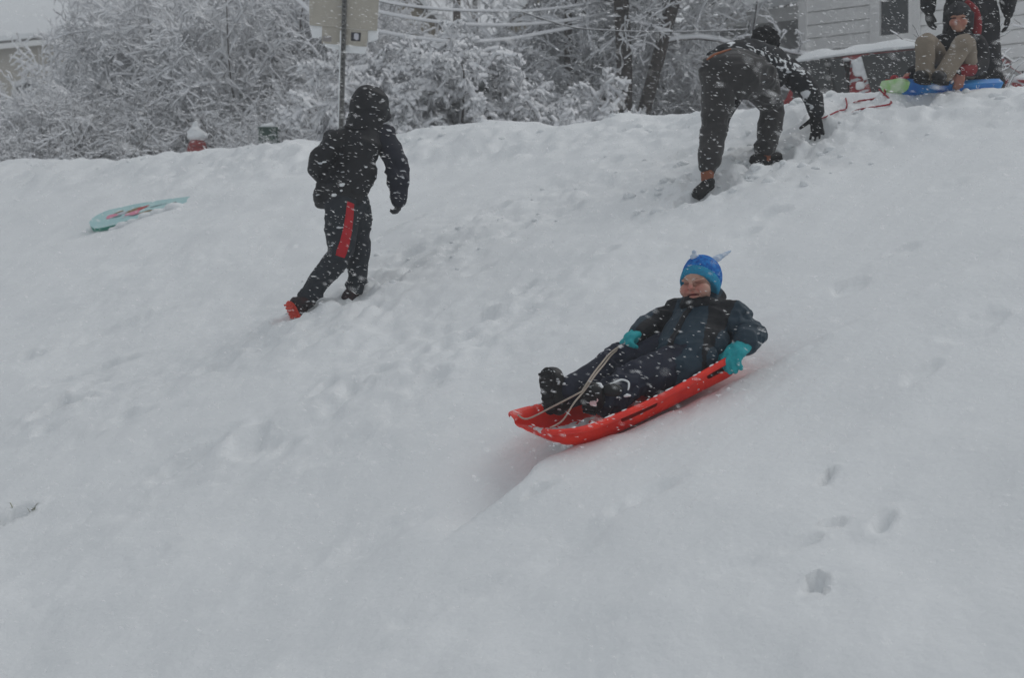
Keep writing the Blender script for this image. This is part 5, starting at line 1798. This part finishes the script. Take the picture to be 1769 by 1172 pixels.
J['hdL'] = (Vector((-.25, -.25, -1)), Vector((.1, .95, -.2)), -1, .95, (18, 30, 25), 3, (25, 15))
HS_ = head_frame((-.30, -.94, -.10), (-.03, -.05, 1))
sitter = thing('person', 'boy in khaki pants and dark hat sitting on the blue sled with his knees up', 'person', P(1648, 148, D))
sb_ = body_mesh(J, .95, .84, .0075, HS_, bare=True)
c_ = J['head']
set_flush(sb_, [(c_ + HS_ @ Vector((-.034, .07, -.026)), .03, .7), (c_ + HS_ @ Vector((.034, .07, -.026)), .03, .7), (c_ + HS_ @ Vector((0, .1, -.015)), .02, .6), (J['wrL'] + J['hdL'][0] * .06, .08, .6), (J['wrR'] + J['hdR'][0] * .06, .08, .6)])
so = obj('body', sb_, M['skin_warm'], sitter)
for sx in (-1, 1):
    q = c_ + HS_ @ (Vector((sx * .030, .0735, .004)) * .95)
    obj('eye', MB().ell(q, (.009, .004, .0035), HS_, 10, 8), M['dark'], so)
obj('mouth', MB().tube([c_ + HS_ @ (Vector((x_, .0795 - abs(x_) * .2, -.050)) * .95) for x_ in (-.022, 0, .022)], [.002, .004, .002], n=8, smooth=3), M['mouth'], so)
ht = MB().ell(c_ + HS_ @ Vector((0, -.012, .045)), (.088, .105, .080), HS_)
for sx in (-1, 1):
    ht.tube([c_ + HS_ @ Vector((sx * .082, -.01, .03)), c_ + HS_ @ Vector((sx * .082, .0, -.055))], [.026, .020], n=10)
ht.tube([c_ + HS_ @ Vector((-.075, .045, .040)), c_ + HS_ @ Vector((0, .088, .044)), c_ + HS_ @ Vector((.075, .045, .040))], [.016, .020, .016], n=10, smooth=3)
obj('hat', wrinkle(blob(ht, .007, 3), .005, 30, seed=4), M['grey_hat'], sitter)
jm = MB()
jm.tube([P(1652, 132, D + .10), J['pelvis'].lerp(J['chest'], .5), J['chest'], J['neck'] + Vector((0, 0, .01))], [.150, .150, .150, .085], n=22, ax=Vector((0, 1, 0)), sq=.72, smooth=4)
jm.tube([J['shR'], J['shL']], [.072, .072], n=14)
for s in 'RL':
    jm.tube([J['sh' + s], J['el' + s], J['wr' + s]], [.074, .062, .042], n=14, smooth=4)
jm.tube([J['neck'] + Vector((.05, .05, .01)), J['neck'] + Vector((-.05, .05, .01))], .06, n=12)
jmesh = wrinkle(blob(jm, .008, 4), .012, 11, (0, 0, 1), .5, 31, .5)
sj = obj('jacket', jmesh, [M['black_coat'], M['red_trim']], sitter)
fcen = np.empty(len(jmesh.polygons) * 3, np.float32); jmesh.polygons.foreach_get('center', fcen)
fcen = fcen.reshape(-1, 3) + np.array(sitter.location)
wl = np.array(J['wrL']); 
jmesh.polygons.foreach_set('material_index', (np.linalg.norm(fcen - wl - np.array([.05, .03, .03]), axis=1) < .10).astype(np.int32)); jmesh.update()
hd_ = MB().tube([P(1684, 70, D + .12), P(1688, 45, D + .14), P(1684, 20, D + .14), P(1672, 6, D + .15)], [.035, .035, .034, .028], n=12, smooth=3)
obj('hood', blob(hd_, .007, 3), M['red_trim'], sj)
pm = MB().ell(J['pelvis'] + Vector((0, -.03, -.01)), (.14, .12, .09))
for s in 'RL':
    pm.tube([J['hp' + s], J['hp' + s].lerp(J['kn' + s], .5), J['kn' + s], J['kn' + s].lerp(J['an' + s], .5), J['an' + s]], [.088, .080, .068, .066, .060], n=18, smooth=4)
obj('khaki_pants', wrinkle(blob(pm, .0075, 4), .009, 13, (0, 0, 1), .5, 37, .5), M['khaki'], sitter)
for s in 'RL':
    shoe(sitter, J['an' + s], J['an' + s] + Vector((.03, .05, -.045)), J['an' + s] + Vector((-.075, -.14, -.05)), (0, 0, 1), .042, M['black_boot'], M['boot_sole'], 'boot', voxel=.008, h=.05)

# the blue foam sled with its lime nose and red cord
nose, tail = P(1540, 150, 11.75), P(1704, 142, 12.3)
bx_ = (nose - tail).normalized(); by_ = Vector((-bx_.y, bx_.x, 0)).normalized(); bz_ = bx_.cross(by_).normalized()
if bz_.z < 0:
    bz_ = -bz_; 
BL = (nose - tail).length
blue = thing('foam_sled', 'blue foam sled with a lime green nose and red cord under the sitting boy', 'sled', (nose + tail) / 2 - bz_ * .06)


def bpt(s, w, n):
    return tail + bx_ * (BL * s) + by_ * w + bz_ * n


def board(s0, s1, half, th, rise, n=26, m=12):
    top, bot = [], []
    for i in range(n + 1):
        s = s0 + (s1 - s0) * i / n
        h = half(s); z = rise(s)
        rt_, rb_ = [], []
        for j in range(m + 1):
            k = -1 + 2 * j / m
            e = math.sqrt(max(0, 1 - abs(k) ** 4))
            rt_.append(bpt(s, h * k, z + th * .5 * e + .02 * abs(k) ** 3)); rb_.append(bpt(s, h * k, z - th * .5 * e + .02 * abs(k) ** 3))
        top.append(rt_); bot.append(rb_)
    return closed(top, bot)


hf = lambda s: .23 * (1 - .55 * max(0, (s - .72) / .28) ** 2) * (1 - .5 * max(0, (.12 - s) / .12) ** 2)
rs = lambda s: .05 * max(0, (s - .7) / .3) ** 2 - .045
obj('deck', board(0, .958, hf, .11, rs), M['foam_blue'], blue)
obj('nose', board(.960, 1.0, hf, .09, rs), M['foam_lime'], blue)
for w in (-.235, .235):
    obj('edge_tube', MB().tube([bpt(.80, w * .82, .0), bpt(.9, w * .62, .008), bpt(.99, w * .4, .02)], .014, n=8), M['foam_lime'], blue)
cord = MB()
cord.tube([bpt(.88, -.13, .03), bpt(.93, .0, .05), bpt(.97, .13, .05)], .009, n=7, smooth=4)
cord.tube([bpt(.80, -.16, .03), bpt(.90, -.1, .055), bpt(.96, -.02, .055)], .008, n=7, smooth=4)
cord.tube([bpt(.70, -.235, .0), bpt(.715, -.24, -.05)], .008, n=6)
obj('cord_knot', blob(MB().ell(bpt(.93, -.03, .06), (.03, .03, .025)).ell(bpt(.95, -.08, .05), (.018, .015, .014)), .006, 2), M['rope_red'], blue)


def lay(pts, lift=.006):
    out = []
    for px, py in pts:
        u = (px - CX) / FPX; v = (CY - py) / FPX
        d = 9.5
        while d < 14 and hz(u * d, d) < CAMZ + v * d:
            d += .02
        out.append(Vector((u * d, d, hz(u * d, d) + lift)))
    return out


rp = obj('tow_rope', cord.tube([bpt(.97, -.1, .02)] + lay([(1528, 168), (1505, 175), (1478, 180)]) + lay([(1455, 186)], -.02), .006, n=7, smooth=4)
         .tube([bpt(.95, -.16, .0)] + lay([(1540, 180), (1510, 186), (1480, 192)]) + lay([(1464, 195)], -.03), .006, n=7, smooth=4)
         .tube(lay([(1461, 172), (1463, 182), (1460, 190), (1448, 196), (1428, 203), (1412, 208)], .004), .0055, n=7, smooth=4), M['rope_red'], blue)
hp_ = lay([(1360, 176), (1376, 171)], .03)
obj('rope_handle', blob(MB().tube([hp_[0], hp_[1]], .014, n=10).ell(hp_[0], (.022, .022, .026)).ell(hp_[1], (.022, .022, .026)), .006, 2), M['rope_red'], blue)

# ------------------------------------------------------------------ the person standing behind
D = 12.95
bx0 = (1677 - CX) / FPX * D
zg = hz(bx0, D)


def Sg(x, y, z):
    return Vector((bx0 + x, D + y, zg + z))


J = dict(pelvis=Sg(0, 0, .84), chest=Sg(0, .0, 1.16), neck=Sg(0, .0, 1.33), head=Sg(.0, -.02, 1.48), face=Vector((-.1, -1, 0)),
         shR=Sg(-.19, 0, 1.27), elR=Sg(-.31, -.0, 1.0), wrR=Sg(-.335, -.06, .80), shL=Sg(.19, 0, 1.27), elL=Sg(.27, .0, 1.0), wrL=Sg(.27, -.05, .78),
         hpR=Sg(-.09, 0, .80), knR=Sg(-.10, -.03, .45), anR=Sg(-.12, 0, .07), toR=Sg(-.14, -.15, .03), hpL=Sg(.09, 0, .80), knL=Sg(.10, -.03, .45), anL=Sg(.15, 0, .07), toL=Sg(.17, -.15, .03))
J['hdR'] = (Vector((.02, -.1, -1)), Vector((.9, .2, 0)), 1, .95, (14, 22, 18), 4, (22, 8))
J['hdL'] = (Vector((-.05, -.1, -1)), Vector((-.9, .2, 0)), -1, .95, (14, 22, 18), 4, (22, 8))
H_ = head_frame((-.2, -.97, -.1), (0, 0, 1))
stander = thing('person', 'person in long black coat standing behind the sitting boy with arms hanging', 'person', Sg(0, 0, 0))
b_ = body_mesh(J, 1.0, .9, .011, H_)
set_flush(b_, [(J['head'], .02, .2)])
obj('body', b_, M['skin'], stander)
jm = MB()
jm.tube([Sg(0, 0, .56), Sg(0, 0, .75), Sg(0, 0, .95), J['chest'], J['neck']], [.205, .20, .185, .19, .085], n=24, ax=Vector((0, 1, 0)), sq=.68, smooth=4)
jm.tube([J['shR'], J['shL']], [.085, .085], n=14)
for s in 'RL':
    jm.tube([J['sh' + s], J['el' + s], J['wr' + s] + Vector((0, 0, .03))], [.088, .072, .055], n=16, smooth=4)
obj('coat', wrinkle(blob(jm, .009, 4), .014, 9, (0, 0, 1), .5, 41, .5), M['black_coat'], stander)
pm = MB()
for s in 'RL':
    pm.tube([J['hp' + s], J['kn' + s], J['an' + s]], [.118, .118, .115], n=18, smooth=4)
obj('snow_pants', wrinkle(blob(pm, .009, 4), .013, 10, (0, 0, 1), .5, 43, .5), M['black_coat'], stander)
for s in 'RL':
    hd = J['hd' + s]; gm = MB()
    hand_parts(gm, J['wr' + s], hd[0], hd[1], hd[2], hd[3] * 1.03, *hd[4:], puff=1.35)
    gm.tube([J['wr' + s] + Vector((0, 0, .05)), J['wr' + s] + hd[0] * .01], [.050, .038], n=12)
    obj('glove', blob(gm, .006, 2), M['black_glove'], stander)
    shoe(stander, J['an' + s], J['an' + s] + Vector((0, .07, -.07)), J['an' + s] + Vector((0, -.20, -.07)), (0, 0, 1), .05, M['black_boot'], M['boot_sole'], 'boot', voxel=.01, h=.055)
obj('hat', blob(MB().ell(J['head'] + Vector((0, .01, .04)), (.095, .108, .09), H_), .009, 3), M['grey_hat'], stander)

# ------------------------------------------------------------------ the teal foam sled left lying in the snow
M['foam_teal'] = mat('pale_teal_foam', (0.42, 0.62, 0.62), 0.55, (0.36, 0.57, 0.58), 5, flecks=.6, fscale=12, crust=.12)
M['foam_edge'] = mat('green_foam_edge', (0.05, 0.26, 0.20), 0.6)
M['print_pink'] = mat('pink_print', (0.66, 0.24, 0.34), .55)
M['print_brown'] = mat('brown_print', (0.24, 0.15, 0.06), .55)
M['print_red'] = mat('red_print', (0.45, 0.06, 0.06), .55)
M['print_white'] = mat('white_print', (0.5, 0.52, 0.58), .55)
M['print_line'] = mat('dark_print', (0.06, 0.09, 0.11), .55)
e0, e1 = on_hill(160, 386), on_hill(322, 343)
tx = (e1 - e0).normalized()
hn = Vector((-PC, -PB, 1)).normalized()
ty = hn.cross(tx).normalized()
tz = tx.cross(ty).normalized()
pitch = R(2.2)
tx2 = tx * math.cos(pitch) - tz * math.sin(pitch); tz2 = tz * math.cos(pitch) + tx * math.sin(pitch)
roll = R(-6)                                # near edge lifted clear of the snow
ty3 = ty * math.cos(roll) - tz2 * math.sin(roll); tz3 = tz2 * math.cos(roll) + ty * math.sin(roll)
tb = e0.copy(); tb.z = hz(tb.x, tb.y)
teal = thing('foam_sled', 'pale teal foam sled with a pink print lying half buried in the snow at left', 'sled', tb)


def tp(s, w, n):
    return tb + tx2 * s + ty3 * w + tz3 * n + Vector((0, 0, .045))


TL, TH = 1.0, .045
top, bot = [], []
for i in range(31):
    s = TL * i / 30
    h = .24 * (1 - max(0, (.16 - s) / .16) ** 2.4 * .75) * (1 - .6 * max(0, (s - .35) / .65) ** 1.3)
    rt_, rb_ = [], []
    for j in range(13):
        k = -1 + 2 * j / 12
        hh = h
        if k < -.5 and .33 < s < .47:           # hand-hold notch in the near edge
            hh = h * (1 - .16 * math.sin(math.pi * (s - .33) / .14))
        rt_.append(tp(s, hh * k, TH / 2 + .02 * max(0, (.2 - s) / .2) ** 2)); rb_.append(tp(s, hh * k * .97, -TH / 2 + .02 * max(0, (.2 - s) / .2) ** 2))
    top.append(rt_); bot.append(rb_)
obj('deck', MB().grid(top), M['foam_teal'], teal)
obj('underside', MB().grid(bot).grid([top[0], bot[0]]).grid([top[-1], bot[-1]]).grid([[r[0] for r in top], [r[0] for r in bot]]).grid([[r[-1] for r in top], [r[-1] for r in bot]]), M['foam_edge'], teal, smooth=False)


def print_patch(s, w, a, b_, rot, m_, lift=.0015):
    pts = []
    for k in range(18):
        t_ = 2 * math.pi * k / 18
        rr = 1 + .18 * math.sin(3 * t_ + s * 40)
        x_, y_ = a * rr * math.cos(t_), b_ * rr * math.sin(t_)
        pts.append((s + x_ * math.cos(rot) - y_ * math.sin(rot), w + x_ * math.sin(rot) + y_ * math.cos(rot)))
    zz = lambda s_: TH / 2 + .02 * max(0, (.2 - s_) / .2) ** 2 + lift
    mb = MB().add([tp(s, w, zz(s))] + [tp(x_, y_, zz(x_)) for x_, y_ in pts], [(0, 1 + k, 1 + (k + 1) % 18) for k in range(18)])
    obj('print_patch', mb, M[m_], teal, smooth=False)


for a in ((.20, .03, .065, .05, .2, 'print_pink', .0015), (.25, .10, .05, .018, .3, 'print_brown', .002), (.30, .05, .05, .03, 0, 'print_white', .0025), (.27, -.02, .05, .012, .2, 'print_line', .003),
          (.42, .06, .09, .05, .1, 'print_brown', .0015), (.43, -.02, .075, .055, .0, 'print_pink', .003), (.50, .07, .06, .035, .4, 'print_red', .0035), (.57, -.06, .08, .02, .1, 'print_brown', .002),
          (.46, -.09, .05, .012, .1, 'print_line', .0025), (.36, -.07, .03, .02, .2, 'print_white', .002), (.66, .04, .09, .008, .05, 'print_line', .002), (.84, .02, .02, .016, 0, 'print_line', .002)):
    print_patch(*a)
lump = MB()
for s, w, r in ((.40, -.25, .06), (.44, -.22, .045), (.36, -.25, .04), (.30, -.27, .04), (.50, -.26, .05), (.62, -.24, .06), (.75, -.22, .07), (.9, -.2, .08)):
    p = tp(s, w, 0); p.z = hz(p.x, p.y) + .0
    lump.ell(p, (r * 1.3, r, r * .6), n=12, m=8)
lm = blob(lump, .012, 3)
tag(obj('snow_heap', lm, M['snow_soft'], smooth=True), 'little heap of snow banked against the near edge of the teal sled', 'snow')


# ================================================================== THE AIR: falling snow and the haze it makes
def flakes(n):
    """Clumps of flakes drifting in the wind, little elongated octahedra."""
    g = np.random.default_rng(1234)
    d = (g.random(n) * (15.0 ** 3 - 1.8 ** 3) + 1.8 ** 3) ** (1 / 3)
    x = g.uniform(-.36, .36, n) * d; z = CAMZ + g.uniform(-.24, .24, n) * d
    far = np.stack([x, d, z], 1)
    ok = hill(far[:, 0], far[:, 1]) < far[:, 2] - .02
    far = far[ok]; n = len(far)
    ang = R(-14) + g.normal(0, .22, n)
    yaw = g.normal(0, .5, n)
    a = np.stack([np.cos(ang) * np.cos(yaw), np.sin(yaw), np.sin(ang)], 1)
    bq = np.cross(a, g.normal(0, 1, (n, 3))); bq /= np.linalg.norm(bq, axis=1, keepdims=True)
    c = np.cross(a, bq)
    L = g.lognormal(math.log(.0062), .40, n); W = g.lognormal(math.log(.0013), .32, n)
    vs = np.stack([far + a * L[:, None], far - a * L[:, None], far + bq * W[:, None], far - bq * W[:, None], far + c * W[:, None], far - c * W[:, None]], 1).reshape(-1, 3)
    o = np.arange(n)[:, None] * 6
    F = np.concatenate([o + np.array(t) for t in ((0, 2, 4), (0, 4, 3), (0, 3, 5), (0, 5, 2), (1, 4, 2), (1, 3, 4), (1, 5, 3), (1, 2, 5))], 0)
    return np_mesh('falling_snow', vs, F, False)


tag(obj('falling_snow', flakes(68000), M['flake'], smooth=None), 'wind blown snowflakes falling through the air', None, kind='stuff')

hm = bpy.data.materials.new('haze'); hm.use_nodes = True
nt = hm.node_tree
for n in list(nt.nodes):
    nt.nodes.remove(n)
ho_ = nt.nodes.new('ShaderNodeOutputMaterial'); pv = nt.nodes.new('ShaderNodeVolumePrincipled')
pv.inputs['Color'].default_value = (0.97, 0.98, 0.99, 1)
pv.inputs['Density'].default_value = 0.0032
pv.inputs['Anisotropy'].default_value = 0.1
nt.links.new(pv.outputs[0], ho_.inputs['Volume'])
HZB, ztop = -9.0, 20.0
hb_ = MB().box((0, 130, (ztop + HZB) / 2), (310, 390, ztop - HZB))
tag(obj('haze', hb_, hm, smooth=False), 'thin snowy haze in the air', None, kind='stuff')
